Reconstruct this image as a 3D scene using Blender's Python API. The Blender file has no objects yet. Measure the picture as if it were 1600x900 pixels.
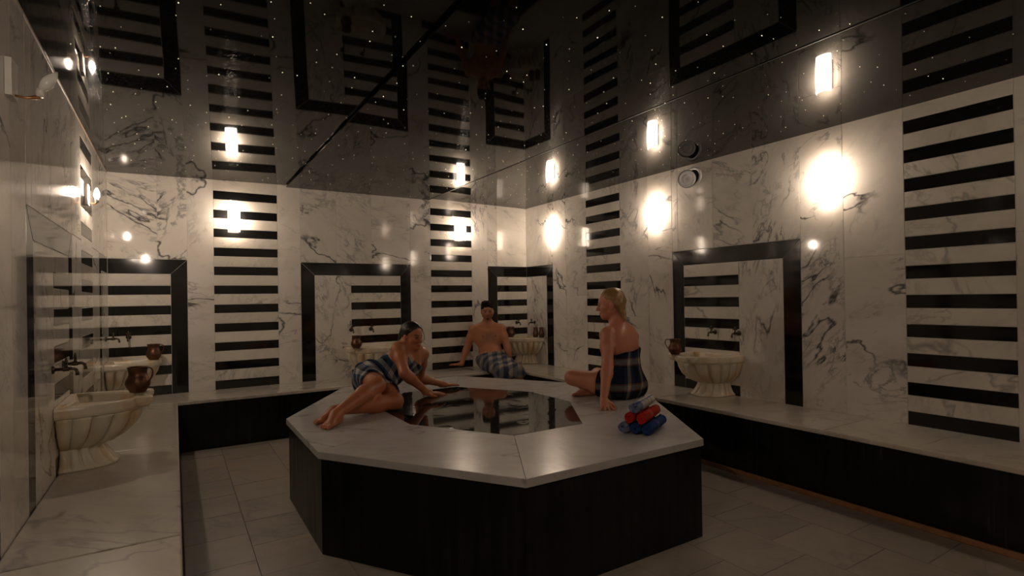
import bpy, math, random
import numpy as np
from mathutils import Vector, Matrix

# ------------------------------------------------------------------ camera, world, exposure
SC = bpy.context.scene
COL = SC.collection
XL, XR, YB, YF, ZC, ZB = -0.566, 4.452, 6.694, -1.4, 2.7586, 0.488
CAMH = 1.435
F_PX, YAW, PITCH, ROLL, CY = 842.315, 0.5591, 0.0039, -0.0156, 462.4

def cam_axes():
    cy, sy, cp, sp = math.cos(YAW), math.sin(YAW), math.cos(PITCH), math.sin(PITCH)
    f = Vector((sy*cp, cy*cp, sp)); r = Vector((cy, -sy, 0)); u = r.cross(f)
    c, s = math.cos(ROLL), math.sin(ROLL)
    return c*r + s*u, -s*r + c*u, f
_r, _u, _f = cam_axes()
camd = bpy.data.cameras.new('camera')
cam = bpy.data.objects.new('camera', camd); COL.objects.link(cam)
camd.sensor_width = 36.0; camd.lens = F_PX*36/1600; camd.shift_y = (CY-450)/1600
camd.clip_start = 0.02; camd.clip_end = 100
cam.matrix_world = Matrix(((_r.x, _u.x, -_f.x, 0), (_r.y, _u.y, -_f.y, 0), (_r.z, _u.z, -_f.z, CAMH), (0, 0, 0, 1)))
SC.camera = cam
W = bpy.data.worlds.new('world'); SC.world = W; W.use_nodes = True
W.node_tree.nodes['Background'].inputs[0].default_value = (0.0, 0.0, 0.0, 1)
W.node_tree.nodes['Background'].inputs[1].default_value = 0.0
SC.view_settings.view_transform = 'Standard'; SC.view_settings.look = 'None'
SC.view_settings.gamma = 1.0; SC.view_settings.use_curve_mapping = False
SC.view_settings.exposure = 0.0
SHADE_E, BULB_E, BARE_E = 27.0, 380.0, 1350.0     # lamp radiances
LAMP_COL = (1.0, 0.80, 0.63)
rnd = random.Random(7)

# ------------------------------------------------------------------ materials
def mat(name):
    m = bpy.data.materials.new(name); m.use_nodes = True
    nt = m.node_tree; b = nt.nodes['Principled BSDF']
    return m, nt, b
def N(nt, t, **kw):
    n = nt.nodes.new(t)
    for k, v in kw.items():
        if k in n.inputs: n.inputs[k].default_value = v
        else: setattr(n, k, v)
    return n
def L(nt, a, b): nt.links.new(a, b)
def ramp(nt, src, stops):
    r = nt.nodes.new('ShaderNodeValToRGB'); e = r.color_ramp.elements
    while len(e) < len(stops): e.new(0.5)
    for i, (p, c) in enumerate(stops):
        e[i].position = p; e[i].color = (c, c, c, 1) if not isinstance(c, tuple) else (*c, 1)
    L(nt, src, r.inputs[0]); return r
def math_n(nt, op, a, b=None, c=None):
    n = nt.nodes.new('ShaderNodeMath'); n.operation = op
    for i, x in enumerate((a, b, c)):
        if x is None: continue
        if isinstance(x, (int, float)): n.inputs[i].default_value = x
        else: L(nt, x, n.inputs[i])
    return n.outputs[0]
def mixc(nt, f, a, b, bt='MIX'):
    n = nt.nodes.new('ShaderNodeMix'); n.data_type = 'RGBA'; n.blend_type = bt
    for s, x in ((n.inputs[0], f), (n.inputs[6], a), (n.inputs[7], b)):
        if isinstance(x, (int, float)): s.default_value = x
        elif isinstance(x, tuple): s.default_value = (*x, 1)
        else: L(nt, x, s)
    return n.outputs[2]
def piece_coords(nt, spread=40.0):
    """object coordinates, shifted and turned at random for every piece of stone"""
    tc = N(nt, 'ShaderNodeTexCoord'); oi = N(nt, 'ShaderNodeObjectInfo')
    wn = N(nt, 'ShaderNodeTexWhiteNoise'); wn.noise_dimensions = '1D'; L(nt, oi.outputs['Random'], wn.inputs['W'])
    off = N(nt, 'ShaderNodeVectorMath', operation='SCALE'); L(nt, wn.outputs['Color'], off.inputs[0]); off.inputs['Scale'].default_value = spread
    rot = N(nt, 'ShaderNodeVectorMath', operation='SCALE'); L(nt, wn.outputs['Color'], rot.inputs[0]); rot.inputs['Scale'].default_value = 2.2
    mp = N(nt, 'ShaderNodeMapping'); L(nt, tc.outputs['Object'], mp.inputs['Vector'])
    L(nt, off.outputs[0], mp.inputs['Location']); L(nt, rot.outputs[0], mp.inputs['Rotation'])
    return mp.outputs[0], oi.outputs['Random'], tc.outputs['Object']

def marble(name, base=(0.73, 0.69, 0.625), dark=(0.055, 0.055, 0.06), rough=0.06, vein=1.0, tan=(0.52, 0.40, 0.24), tan_amt=0.18, rough_var=0.02, ior=1.5):
    m, nt, b = mat(name)
    v, rn, _ = piece_coords(nt)
    sc = N(nt, 'ShaderNodeMapping'); L(nt, v, sc.inputs['Vector']); sc.inputs['Scale'].default_value = (1.0, 1.9, 0.75)
    v2 = sc.outputs[0]
    def veins(scale, width, distort, detail, src):
        n = N(nt, 'ShaderNodeTexNoise', Scale=scale, Detail=detail, Roughness=0.62, Distortion=distort); L(nt, src, n.inputs['Vector'])
        a = math_n(nt, 'ABSOLUTE', math_n(nt, 'SUBTRACT', n.outputs[0], 0.5))
        return ramp(nt, a, [(0.0, 1.0), (width*0.45, 0.55), (width, 0.0)]).outputs[0]
    mask1 = N(nt, 'ShaderNodeTexNoise', Scale=2.1, Detail=2.0); L(nt, v, mask1.inputs['Vector'])
    k1 = ramp(nt, mask1.outputs[0], [(0.50, 0.0), (0.60, 1.0)]).outputs[0]
    mask2 = N(nt, 'ShaderNodeTexNoise', Scale=3.4, Detail=2.0); L(nt, v2, mask2.inputs['Vector'])
    k2 = ramp(nt, mask2.outputs[0], [(0.47, 0.0), (0.62, 1.0)]).outputs[0]
    a1 = math_n(nt, 'MULTIPLY', veins(1.7, 0.022, 0.9, 9.0, v2), k1)
    a2 = math_n(nt, 'MULTIPLY', veins(5.0, 0.045, 0.5, 8.0, v2), k2)
    mask3 = N(nt, 'ShaderNodeTexNoise', Scale=1.1, Detail=1.0); L(nt, v, mask3.inputs['Vector'])
    k3 = ramp(nt, mask3.outputs[0], [(0.50, 0.0), (0.58, 1.0)]).outputs[0]
    n3 = N(nt, 'ShaderNodeTexNoise', Scale=1.0, Detail=5.0, Roughness=0.5, Distortion=0.25); L(nt, v2, n3.inputs['Vector'])
    a3 = math_n(nt, 'MULTIPLY', ramp(nt, math_n(nt, 'ABSOLUTE', math_n(nt, 'SUBTRACT', n3.outputs[0], 0.5)), [(0.0, 1.0), (0.004, 0.7), (0.011, 0.0)]).outputs[0], k3)
    cloud = N(nt, 'ShaderNodeTexNoise', Scale=2.6, Detail=7.0, Roughness=0.65, Distortion=0.4); L(nt, v2, cloud.inputs['Vector'])
    ck = ramp(nt, cloud.outputs[0], [(0.42, 0.0), (0.75, 1.0)]).outputs[0]
    c0 = mixc(nt, math_n(nt, 'MULTIPLY', ck, 0.45), base, tuple(x*0.62 for x in base))
    tn = N(nt, 'ShaderNodeTexNoise', Scale=1.3, Detail=4.0); L(nt, v, tn.inputs['Vector'])
    tk = ramp(nt, tn.outputs[0], [(0.55, 0.0), (0.72, 1.0)]).outputs[0]
    c1 = mixc(nt, math_n(nt, 'MULTIPLY', tk, tan_amt), c0, tan)
    hv = N(nt, 'ShaderNodeHueSaturation'); L(nt, c1, hv.inputs['Color'])
    L(nt, math_n(nt, 'MULTIPLY_ADD', rn, 0.16, 0.92), hv.inputs['Value'])
    vr = math_n(nt, 'FRACT', math_n(nt, 'MULTIPLY', rn, 7.31))
    a2 = math_n(nt, 'MULTIPLY', a2, math_n(nt, 'MULTIPLY_ADD', vr, 0.9, 0.1)); a1 = math_n(nt, 'MULTIPLY', a1, math_n(nt, 'MULTIPLY_ADD', vr, 0.8, 0.2))
    c2 = mixc(nt, math_n(nt, 'MULTIPLY', a2, 0.55*vein), hv.outputs[0], tuple(min(1, x*2.2) for x in dark))
    c3 = mixc(nt, math_n(nt, 'MULTIPLY', a1, 0.85*vein), c2, dark)
    c3 = mixc(nt, math_n(nt, 'MULTIPLY', a3, 0.8*vein), c3, dark)
    L(nt, c3, b.inputs['Base Color'])
    rr = math_n(nt, 'MULTIPLY_ADD', cloud.outputs[0], rough_var*2, rough-rough_var)
    L(nt, rr, b.inputs['Roughness'])
    b.inputs['IOR'].default_value = ior
    return m

def black_stone(name, base=0.006, rough=0.07, streak=0.0):
    m, nt, b = mat(name)
    v, rn, oc = piece_coords(nt)
    n = N(nt, 'ShaderNodeTexNoise', Scale=3.0, Detail=6.0); L(nt, v, n.inputs['Vector'])
    c = mixc(nt, ramp(nt, n.outputs[0], [(0.45, 0.0), (0.8, 1.0)]).outputs[0], (base, base, base*1.08), (base*2.4, base*2.3, base*2.2))
    if streak:
        mp = N(nt, 'ShaderNodeMapping'); L(nt, oc, mp.inputs['Vector']); mp.inputs['Scale'].default_value = (34, 34, 1.1)
        s = N(nt, 'ShaderNodeTexNoise', Scale=1.0, Detail=5.0, Roughness=0.6); L(nt, mp.outputs[0], s.inputs['Vector'])
        pt = N(nt, 'ShaderNodeTexNoise', Scale=2.3, Detail=3.0); L(nt, oc, pt.inputs['Vector'])
        k = math_n(nt, 'MULTIPLY', ramp(nt, s.outputs[0], [(0.42, 0.0), (0.75, 1.0)]).outputs[0], ramp(nt, pt.outputs[0], [(0.35, 0.15), (0.7, 1.0)]).outputs[0])
        c = mixc(nt, math_n(nt, 'MULTIPLY', k, streak), c, (0.16, 0.16, 0.155))
        L(nt, math_n(nt, 'MULTIPLY_ADD', k, 0.3, rough), b.inputs['Roughness'])
    else:
        b.inputs['Roughness'].default_value = rough
    b.inputs['IOR'].default_value = 1.5 if not streak else 1.3
    L(nt, c, b.inputs['Base Color'])
    return m

def plain(name, col, rough=0.5, metal=0.0, bump=0.0, bscale=60.0, var=0.0, spec=0.5):
    m, nt, b = mat(name)
    b.inputs['Roughness'].default_value = rough; b.inputs['Metallic'].default_value = metal
    b.inputs['Specular IOR Level'].default_value = spec
    tc = N(nt, 'ShaderNodeTexCoord')
    n = N(nt, 'ShaderNodeTexNoise', Scale=bscale, Detail=4.0); L(nt, tc.outputs['Object'], n.inputs['Vector'])
    L(nt, mixc(nt, n.outputs[0], tuple(x*(1-var) for x in col), tuple(min(1, x*(1+var)) for x in col)), b.inputs['Base Color'])
    if bump:
        bp = N(nt, 'ShaderNodeBump', Strength=bump, Distance=0.004); L(nt, n.outputs[0], bp.inputs['Height']); L(nt, bp.outputs[0], b.inputs['Normal'])
    return m
def emitter(name, col, strength):
    m, nt, b = mat(name)
    b.inputs['Base Color'].default_value = (0.8, 0.78, 0.72, 1); b.inputs['Roughness'].default_value = 0.3
    b.inputs['Emission Color'].default_value = (*col, 1); b.inputs['Emission Strength'].default_value = strength
    return m

M = {}
M['wall'] = marble('polished_wall_marble', rough=0.06, ior=1.38, vein=1.2)
M['strip'] = marble('white_strip_marble', base=(0.74, 0.69, 0.61), vein=0.6, tan_amt=0.3, ior=1.38)
M['slab'] = marble('bench_top_marble', base=(0.56, 0.51, 0.44), rough=0.2, vein=0.5, tan_amt=0.3, rough_var=0.09)
M['plat'] = marble('platform_top_marble', base=(0.52, 0.495, 0.475), rough=0.25, vein=0.5, tan_amt=0.08, rough_var=0.035)
M['floor'] = marble('floor_marble', base=(0.41, 0.36, 0.30), rough=0.34, vein=0.3, tan_amt=0.25, rough_var=0.07)
M['black'] = black_stone('polished_black_marble')
M['bench_black'] = black_stone('bench_front_black_marble', rough=0.12, streak=0.10)
M['plat_black'] = black_stone('platform_side_black_marble', base=0.005, rough=0.3, streak=0.13)
M['grout'] = plain('white_grout', (0.62, 0.59, 0.53), 0.8, bump=0.2)
M['floor_grout'] = plain('brown_floor_grout', (0.20, 0.15, 0.10), 0.85, bump=0.3)
M['skirt'] = plain('stained_orange_skirting', (0.36, 0.17, 0.07), 0.6, bump=0.4, bscale=14, var=0.5)
M['bronze'] = plain('dark_bronze', (0.09, 0.068, 0.05), 0.36, 0.85, bump=0.15, var=0.3)
M['copper'] = plain('aged_copper', (0.13, 0.062, 0.036), 0.38, 0.75, bump=0.25, bscale=90, var=0.35)
M['white_metal'] = plain('white_enamel', (0.72, 0.71, 0.72), 0.35)
M['dark_void'] = plain('dark_duct', (0.012, 0.010, 0.012), 0.8)
M['lamp_back'] = plain('white_lamp_plate', (0.66, 0.64, 0.6), 0.4)
M['brass'] = plain('rusty_brass', (0.45, 0.22, 0.10), 0.4, 0.8, var=0.3)
M['shade'] = emitter('lit_lamp_glass', LAMP_COL, SHADE_E)
M['bulb'] = emitter('lit_bulb', LAMP_COL, BULB_E)
M['bare_bulb'] = emitter('lit_bare_bulb', LAMP_COL, BARE_E)
M['dead_bulb'] = plain('unlit_bulb_glass', (0.75, 0.75, 0.70), 0.12)

# ceiling gloss
def ceiling_mat():
    m, nt, b = mat('black_gloss_ceiling')
    b.inputs['Base Color'].default_value = (0.004, 0.004, 0.0045, 1)
    b.inputs['IOR'].default_value = 1.23; b.inputs['Roughness'].default_value = 0.03
    tc = N(nt, 'ShaderNodeTexCoord')
    mp = N(nt, 'ShaderNodeMapping'); L(nt, tc.outputs['Object'], mp.inputs['Vector']); mp.inputs['Scale'].default_value = (55, 420, 1); mp.inputs['Rotation'].default_value = (0, 0, 0.5)
    n = N(nt, 'ShaderNodeTexNoise', Scale=1.0, Detail=3.0); L(nt, mp.outputs[0], n.inputs['Vector'])
    n2 = N(nt, 'ShaderNodeTexNoise', Scale=0.9, Detail=1.0); L(nt, tc.outputs['Object'], n2.inputs['Vector'])
    h = math_n(nt, 'MULTIPLY', ramp(nt, n.outputs[0], [(0.66, 0.0), (0.76, 1.0)]).outputs[0], 1.0)
    bp = N(nt, 'ShaderNodeBump', Strength=0.12, Distance=0.002); L(nt, h, bp.inputs['Height'])
    bp2 = N(nt, 'ShaderNodeBump', Strength=0.25, Distance=0.012); L(nt, n2.outputs[0], bp2.inputs['Height']); L(nt, bp.outputs[0], bp2.inputs['Normal'])
    L(nt, bp2.outputs[0], b.inputs['Normal'])
    return m
M['ceil'] = ceiling_mat()
M['seam'] = plain('black_seam_strip', (0.01, 0.01, 0.01), 0.4)
M['star'] = emitter('star_point', (1.0, 0.86, 0.55), 6.0)
M['bead'] = plain('wood_bead', (0.20, 0.13, 0.08), 0.3)

def cream_mat():
    m, nt, b = mat('stained_cream_basin_marble')
    tc = N(nt, 'ShaderNodeTexCoord')
    n = N(nt, 'ShaderNodeTexNoise', Scale=5.0, Detail=6.0, Roughness=0.6); L(nt, tc.outputs['Object'], n.inputs['Vector'])
    mp = N(nt, 'ShaderNodeMapping'); L(nt, tc.outputs['Object'], mp.inputs['Vector']); mp.inputs['Scale'].default_value = (9, 9, 1.6)
    n2 = N(nt, 'ShaderNodeTexNoise', Scale=1.0, Detail=4.0); L(nt, mp.outputs[0], n2.inputs['Vector'])
    c = mixc(nt, ramp(nt, n2.outputs[0], [(0.48, 0.0), (0.72, 1.0)]).outputs[0], (0.66, 0.59, 0.46), (0.56, 0.38, 0.18))
    c = mixc(nt, math_n(nt, 'MULTIPLY', ramp(nt, n.outputs[0], [(0.55, 0.0), (0.75, 1.0)]).outputs[0], 0.6), c, (0.50, 0.29, 0.11))
    L(nt, c, b.inputs['Base Color']); b.inputs['Roughness'].default_value = 0.3
    return m
M['cream'] = cream_mat()

# ------------------------------------------------------------------ helpers
def mesh_obj(name, verts, faces, material=None, parent=None, smooth=False, loc=None):
    me = bpy.data.meshes.new(name); me.from_pydata([tuple(v) for v in verts], [], [tuple(f) for f in faces]); me.update()
    if smooth: me.polygons.foreach_set('use_smooth', [True]*len(me.polygons))
    o = bpy.data.objects.new(name, me); COL.objects.link(o)
    if material: me.materials.append(M[material] if isinstance(material, str) else material)
    if loc is not None: o.location = loc
    if parent: o.parent = parent
    return o
def tag(o, label=None, cat=None, group=None, kind=None):
    if label: o['label'] = label
    if cat: o['category'] = cat
    if group: o['group'] = group
    if kind: o['kind'] = kind
    return o
def empty(name, loc=(0, 0, 0), rz=0.0):
    o = bpy.data.objects.new(name, None); COL.objects.link(o); o.location = loc; o.rotation_euler = (0, 0, rz); o.empty_display_size = 0.1
    return o
def box(name, a, b, material, parent=None):
    """box from corner a to b (parent space), origin at its middle"""
    c = [(a[i]+b[i])/2 for i in range(3)]; h = [abs(b[i]-a[i])/2 for i in range(3)]
    v = [(sx*h[0], sy*h[1], sz*h[2]) for sz in (-1, 1) for sx, sy in ((-1, -1), (1, -1), (1, 1), (-1, 1))]
    f = [(0, 3, 2, 1), (4, 5, 6, 7), (0, 1, 5, 4), (1, 2, 6, 5), (2, 3, 7, 6), (3, 0, 4, 7)]
    return mesh_obj(name, v, f, material, parent, loc=c)
def prism(name, poly, z0, z1, material, parent=None, bev=0.0, drop=None):
    """vertical prism on a polygon; bev rounds the top edge"""
    cx = sum(p[0] for p in poly)/len(poly); cy = sum(p[1] for p in poly)/len(poly)
    P = [(x-cx, y-cy) for x, y in poly]; n = len(P)
    def inset(d):
        out = []
        for i in range(n):
            p0, p1, p2 = Vector(P[i-1]), Vector(P[i]), Vector(P[(i+1) % n])
            e1 = (p1-p0).normalized(); e2 = (p2-p1).normalized()
            n1 = Vector((-e1.y, e1.x)); n2 = Vector((-e2.y, e2.x)); bis = (n1+n2).normalized()
            out.append(p1 + bis*(d/max(0.3, bis.dot(n1))))
        return out
    h = z1-z0
    rings = [(0, 0.0), (0, h)] if not bev else [(bev*0.5, 0.0), (0, bev*0.5), (0, h-bev), (bev*0.3, h-bev*0.3), (bev, h)]
    v = []; f = []
    for d, z in rings: v += [(q[0], q[1], z) for q in (inset(d) if d else P)]
    for k in range(len(rings)-1):
        for i in range(n):
            j = (i+1) % n; f.append((k*n+i, k*n+j, (k+1)*n+j, (k+1)*n+i))
    f.append(tuple(reversed(range(n)))); f.append(tuple((len(rings)-1)*n+i for i in range(n)))
    return mesh_obj(name, v, f, material, parent, loc=(cx, cy, z0))
def lathe_vf(prof, n=24):
    v = []; f = []
    for r, z in prof:
        for i in range(n):
            a = 2*math.pi*i/n; v.append((r*math.cos(a), r*math.sin(a), z))
    for k in range(len(prof)-1):
        for i in range(n):
            j = (i+1) % n; f.append((k*n+i, k*n+j, (k+1)*n+j, (k+1)*n+i))
    f.append(tuple(reversed(range(n)))); f.append(tuple((len(prof)-1)*n+i for i in range(n)))
    return v, f
def tube_vf(pts, r, n=8):
    pts = [Vector(p) for p in pts]; v = []; f = []
    up = Vector((0.13, 0.21, 0.97))
    for k, p in enumerate(pts):
        t = (pts[min(k+1, len(pts)-1)] - pts[max(k-1, 0)]).normalized()
        a = t.cross(up).normalized(); b = t.cross(a); rr = r[k] if isinstance(r, (list, tuple)) else r
        for i in range(n):
            g = 2*math.pi*i/n; q = p + (a*math.cos(g) + b*math.sin(g))*rr; v.append(tuple(q))
    for k in range(len(pts)-1):
        for i in range(n):
            j = (i+1) % n; f.append((k*n+i, (k+1)*n+i, (k+1)*n+j, k*n+j))
    f.append(tuple(range(n))); f.append(tuple(reversed([(len(pts)-1)*n+i for i in range(n)])))
    return v, f
def join_vf(*lst):
    v = []; f = []
    for a, b in lst:
        o = len(v); v += list(a); f += [tuple(i+o for i in q) for q in b]
    return v, f

# ------------------------------------------------------------------ walls: stone pieces on a grouted backing
T = 0.012
ZTOP = ZC+0.045
class Wall:
    def __init__(s, name, kind):
        s.kind = kind
        a, b = {'back': ((XL-0.15, YB+0.0028, 0), (XR+0.15, YB+0.15, ZTOP+0.05)), 'right': ((XR+0.0028, YF-0.15, 0), (XR+0.15, YB+0.002, ZTOP+0.05)),
                'left': ((XL-0.15, YF-0.15, 0), (XL-0.0028, YB+0.002, ZTOP+0.05)), 'front': ((XL-0.002, YF-0.15, 0), (XR+0.002, YF-0.0028, ZTOP+0.05))}[kind]
        s.o = box(name, a, b, 'grout'); s.o['kind'] = 'structure'
    def P(s, u, z, d):
        """d = depth behind the finished face"""
        return {'back': (u, YB+d, z), 'right': (XR+d, u, z), 'left': (XL-d, u, z), 'front': (u, YF-d, z)}[s.kind]
    def poly(s, name, pts, material, g=0.0013, ch=0.0016):
        """one stone piece on polygon pts (u,z), chamfered front edge"""
        n = len(pts)
        cu = sum(p[0] for p in pts)/n; cz = sum(p[1] for p in pts)/n
        def ins(d):
            out = []
            for i in range(n):
                p0, p1, p2 = Vector(pts[i-1]), Vector(pts[i]), Vector(pts[(i+1) % n])
                e1 = (p1-p0).normalized(); e2 = (p2-p1).normalized()
                n1 = Vector((-e1.y, e1.x)); n2 = Vector((-e2.y, e2.x)); bis = (n1+n2).normalized()
                out.append(p1+bis*(d/max(0.3, bis.dot(n1))))
            return out
        area = sum(pts[i-1][0]*pts[i][1]-pts[i][0]*pts[i-1][1] for i in range(n))
        if area < 0: pts = list(reversed(pts))
        d0 = rnd.uniform(-0.0004, 0.0004)
        rings = [(ins(g), T), (ins(g), ch+d0), (ins(g+ch), d0)]
        c = Vector(s.P(cu, cz, 0)); v = []; f = []
        for q, d in rings: v += [Vector(s.P(p.x, p.y, d))-c for p in q]
        flip = s.kind in ('left', 'back') and False
        for k in range(2):
            for i in range(n):
                j = (i+1) % n; f.append((k*n+i, k*n+j, (k+1)*n+j, (k+1)*n+i))
        f.append(tuple(2*n+i for i in range(n)))
        if s.kind in ('left', 'front'): pass
        o = mesh_obj(name, v, f, material, None, loc=c-Vector(s.o.location)); o.parent = s.o
        return o
    def rect(s, name, u0, u1, z0, z1, material): return s.poly(name, [(u0, z0), (u1, z0), (u1, z1), (u0, z1)], material)
    def slab(s, u0, u1, z0=ZB-0.03, z1=ZTOP, joints=()):
        zs = [z0]+[j for j in joints if z0+0.05 < j < z1-0.05]+[z1]
        for a, b in zip(zs, zs[1:]): s.rect('marble_slab', u0, u1, a, b, 'wall')
    def stripes(s, u0, u1, ztop, kmax):
        """black bars on the 208 mm grid with white strips between them"""
        z = ZB-0.03
        for k in range(kmax+1):
            a = 0.4875+0.2078*k; b = a+0.095
            if k > 0: s.rect('white_strip', u0, u1, z, a, 'strip')
            s.rect('black_bar', u0, u1, a if k else ZB-0.03, b, 'black'); z = b
        s.rect('white_strip', u0, u1, z, ztop, 'strip')
    def frame(s, o0, o1, i0, i1, corner0=False, corner1=False):
        """black frame; a corner side has no leg because the frame runs on over the next wall"""
        zo, zi, zb = 1.895, 1.742, ZB-0.03
        if not corner0: s.poly('frame_bar', [(o0, zb), (i0, zb), (i0, zi), (o0, zo)], 'black')
        if not corner1: s.poly('frame_bar', [(i1, zb), (o1, zb), (o1, zo), (i1, zi)], 'black')
        s.poly('frame_bar', [(o0 if corner0 else i0, zi), (o1 if corner1 else i1, zi), (o1, zo), (o0, zo)], 'black')

wb = Wall('wall_back', 'back'); wr = Wall('wall_right', 'right'); wl = Wall('wall_left', 'left'); wf = Wall('wall_front', 'front')
FT = 1.895
# back wall
wb.frame(XL, 0.117, XL, -0.033, corner0=True); wb.stripes(XL, -0.033, 1.742, 5)
for a, b in ((XL, -0.148), (-0.148, 0.117)): wb.slab(a, b, FT)
wb.slab(0.117, 0.365, joints=(1.60,))
wb.stripes(0.365, 1.012, ZTOP, 10)
wb.slab(1.012, 1.262, joints=(2.05, 1.05))
wb.frame(1.262, 2.625, 1.418, 2.485); wb.slab(1.418, 1.848, z1=1.742); wb.stripes(1.848, 2.485, 1.742, 5)
for a, b in ((1.262, 1.677), (1.677, 2.112), (2.112, 2.625)): wb.slab(a, b, FT)
wb.slab(2.625, 2.913, joints=(1.95,))
wb.stripes(2.913, 3.532, ZTOP, 10)
wb.slab(3.532, 3.79, joints=(2.12,))
wb.frame(3.79, XR, 3.942, XR, corner1=True); wb.stripes(3.942, XR, 1.742, 5)
for a, b in ((3.79, 3.945), (3.945, XR)): wb.slab(a, b, FT)
# right wall
wr.frame(6.04, YB, 6.188, YB, corner1=True); wr.slab(6.188, YB, z1=1.742)
for a, b in ((6.04, 6.165), (6.165, YB)): wr.slab(a, b, FT)
wr.slab(5.741, 6.04, joints=(2.05,)); wr.slab(5.315, 5.741, joints=(1.45,))
wr.stripes(4.70, 5.315, ZTOP, 10)
wr.slab(4.259, 4.70, joints=(1.2,)); wr.slab(3.915, 4.259, joints=(1.67, 2.3))
wr.frame(2.545, 3.915, 2.702, 3.772); wr.slab(2.702, 3.136, z1=1.742); wr.stripes(3.136, 3.772, 1.742, 5)
for a, b in ((2.545, 2.982), (2.982, 3.406), (3.406, 3.839), (3.839, 3.915)): wr.slab(a, b, FT)
wr.slab(2.199, 2.545, joints=(2.45,)); wr.slab(1.782, 2.199, joints=(1.71,))
wr.stripes(1.18, 1.782, ZTOP, 10)
us = [1.18, 0.78, 0.40, 0.0, -0.45, -0.9, YF]
for a, b in zip(us[1:], us): wr.slab(a, b, joints=(1.8,))
# left wall
wl.frame(6.01, YB, 6.16, YB, corner1=True); wl.slab(6.16, YB, z1=1.742); wl.slab(6.01, YB, FT)
wl.slab(5.545, 6.01, joints=(1.9,)); wl.stripes(4.925, 5.545, ZTOP, 10)
wl.slab(4.505, 4.925, joints=(1.9,))
wl.frame(3.23, 4.505, 3.37, 4.365); wl.slab(3.37, 3.867, z1=1.742); wl.stripes(3.867, 4.365, 1.742, 5)
for a, b in ((3.23, 3.345), (3.345, 3.814), (3.814, 4.505)): wl.slab(a, b, FT)
wl.slab(2.965, 3.23); wl.slab(2.76, 2.965)
wl.stripes(2.15, 2.76, ZTOP, 10)
us = [2.15, 1.75, 1.3, 0.85, 0.4, -0.05, -0.5, -0.95, YF]
for a, b in zip(us[1:], us): wl.slab(a, b, joints=(1.8,))
us = [XL, -0.1, 0.35, 0.8, 1.25, 1.7, 2.15, 2.6, 3.05, 3.5, 3.95, XR]
for a, b in zip(us, us[1:]): wf.slab(a, b, joints=(1.8,))

# ------------------------------------------------------------------ floor
floor = box('floor', (XL-0.15, YF-0.15, -0.12), (XR+0.15, YB+0.15, -0.008), 'floor_grout'); floor['kind'] = 'structure'
TW, TL = 0.4265, 0.41
k = -2
xs0 = 0.37
for r in range(-1, 9):
    x0 = xs0+TW*r; x1 = x0+TW
    if x0 > 3.79: break
    x0c, x1c = max(x0, 0.03), min(x1, 3.79)
    off = 1.468 if r % 2 == 0 else 1.468+TL/2
    j = math.floor((YF-off)/TL)
    while True:
        y0 = off+TL*j; y1 = y0+TL; j += 1
        if y0 > 6.07: break
        y0c, y1c = max(y0, YF), min(y1, 6.07)
        if y1c-y0c < 0.02: continue
        # under the platform nothing is seen
        if 1.0 < x0c and x1c < 3.05 and 2.75 < y0c and y1c < 4.75: continue
        t = prism('floor_tile', [(x0c+0.002, y0c+0.002), (x1c-0.002, y0c+0.002), (x1c-0.002, y1c-0.002), (x0c+0.002, y1c-0.002)], -0.012, rnd.uniform(-0.0006, 0.0006), 'floor')
        t.location = Vector(t.location)-Vector(floor.location); t.parent = floor

# ------------------------------------------------------------------ ceiling: three glossy panels with star points
ceil = box('ceiling', (XL-0.15, YF-0.15, ZC+0.075), (XR+0.15, YB+0.15, ZC+0.2), 'seam'); ceil['kind'] = 'structure'
def ceil_panel(x0, x1, z0, z1):
    v = [(x, y, z+d) for d in (0, 0.012) for x, z, y in ((x0, z0, YF), (x1, z1, YF), (x1, z1, YB), (x0, z0, YB))]
    f = [(0, 3, 2, 1), (4, 5, 6, 7), (0, 1, 5, 4), (1, 2, 6, 5), (2, 3, 7, 6), (3, 0, 4, 7)]
    cx, cy = (x0+x1)/2, (YF+YB)/2
    o = mesh_obj('ceiling_panel', [(a-cx, b-cy, c-ZC) for a, b, c in v], f, 'ceil', None, loc=Vector((cx, cy, ZC))-Vector(ceil.location)); o.parent = ceil
CP = ((XL, 1.108, ZC, ZC+0.030), (1.114, 2.884, ZC+0.006, ZC+0.006), (2.890, XR, ZC+0.026, ZC))
for c in CP: ceil_panel(*c)
def ceil_z(x):
    for x0, x1, z0, z1 in CP:
        if x <= x1: return z0+(z1-z0)*(x-x0)/(x1-x0)
    return ZC
sv, sf = [], []
srnd = random.Random(3)
ng = 0
for i in range(28):
    for j in range(40):
        if srnd.random() < 0.2: continue
        x = XL+0.1+(XR-XL-0.2)*(i+srnd.uniform(0.05, 0.95))/28; y = YF+0.2+(YB-YF-0.3)*(j+srnd.uniform(0.05, 0.95))/40
        r = srnd.choice((0.0010, 0.0013, 0.0018, 0.0024)); z = ceil_z(x)-0.0015
        o = len(sv); sv += [(x+r*math.cos(a*math.pi/3), y+r*math.sin(a*math.pi/3), z) for a in range(6)]+[(x, y, z-r*0.6)]
        sf += [(o+a, o+6, o+(a+1) % 6) for a in range(6)]
st = mesh_obj('star_lights', [(a-ceil.location.x, b-ceil.location.y, c-ceil.location.z) for a, b, c in sv], sf, 'star', ceil); st['kind'] = 'stuff'
for x, w in ((2.887, 0.004),):
    o = box('seam_strip', (x-w, YF, ZC+0.002), (x+w, YB, ZC+0.034), 'seam'); o.location = Vector(o.location)-Vector(ceil.location); o.parent = ceil
for kx, (x, z) in enumerate(((XL+0.006, ZC-0.004), )):
    o = box('edge_bead', (x-0.006, YF, z-0.002), (x-0.001, YB, z+0.0035), 'bead'); o.location = Vector(o.location)-Vector(ceil.location); o.parent = ceil

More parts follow.
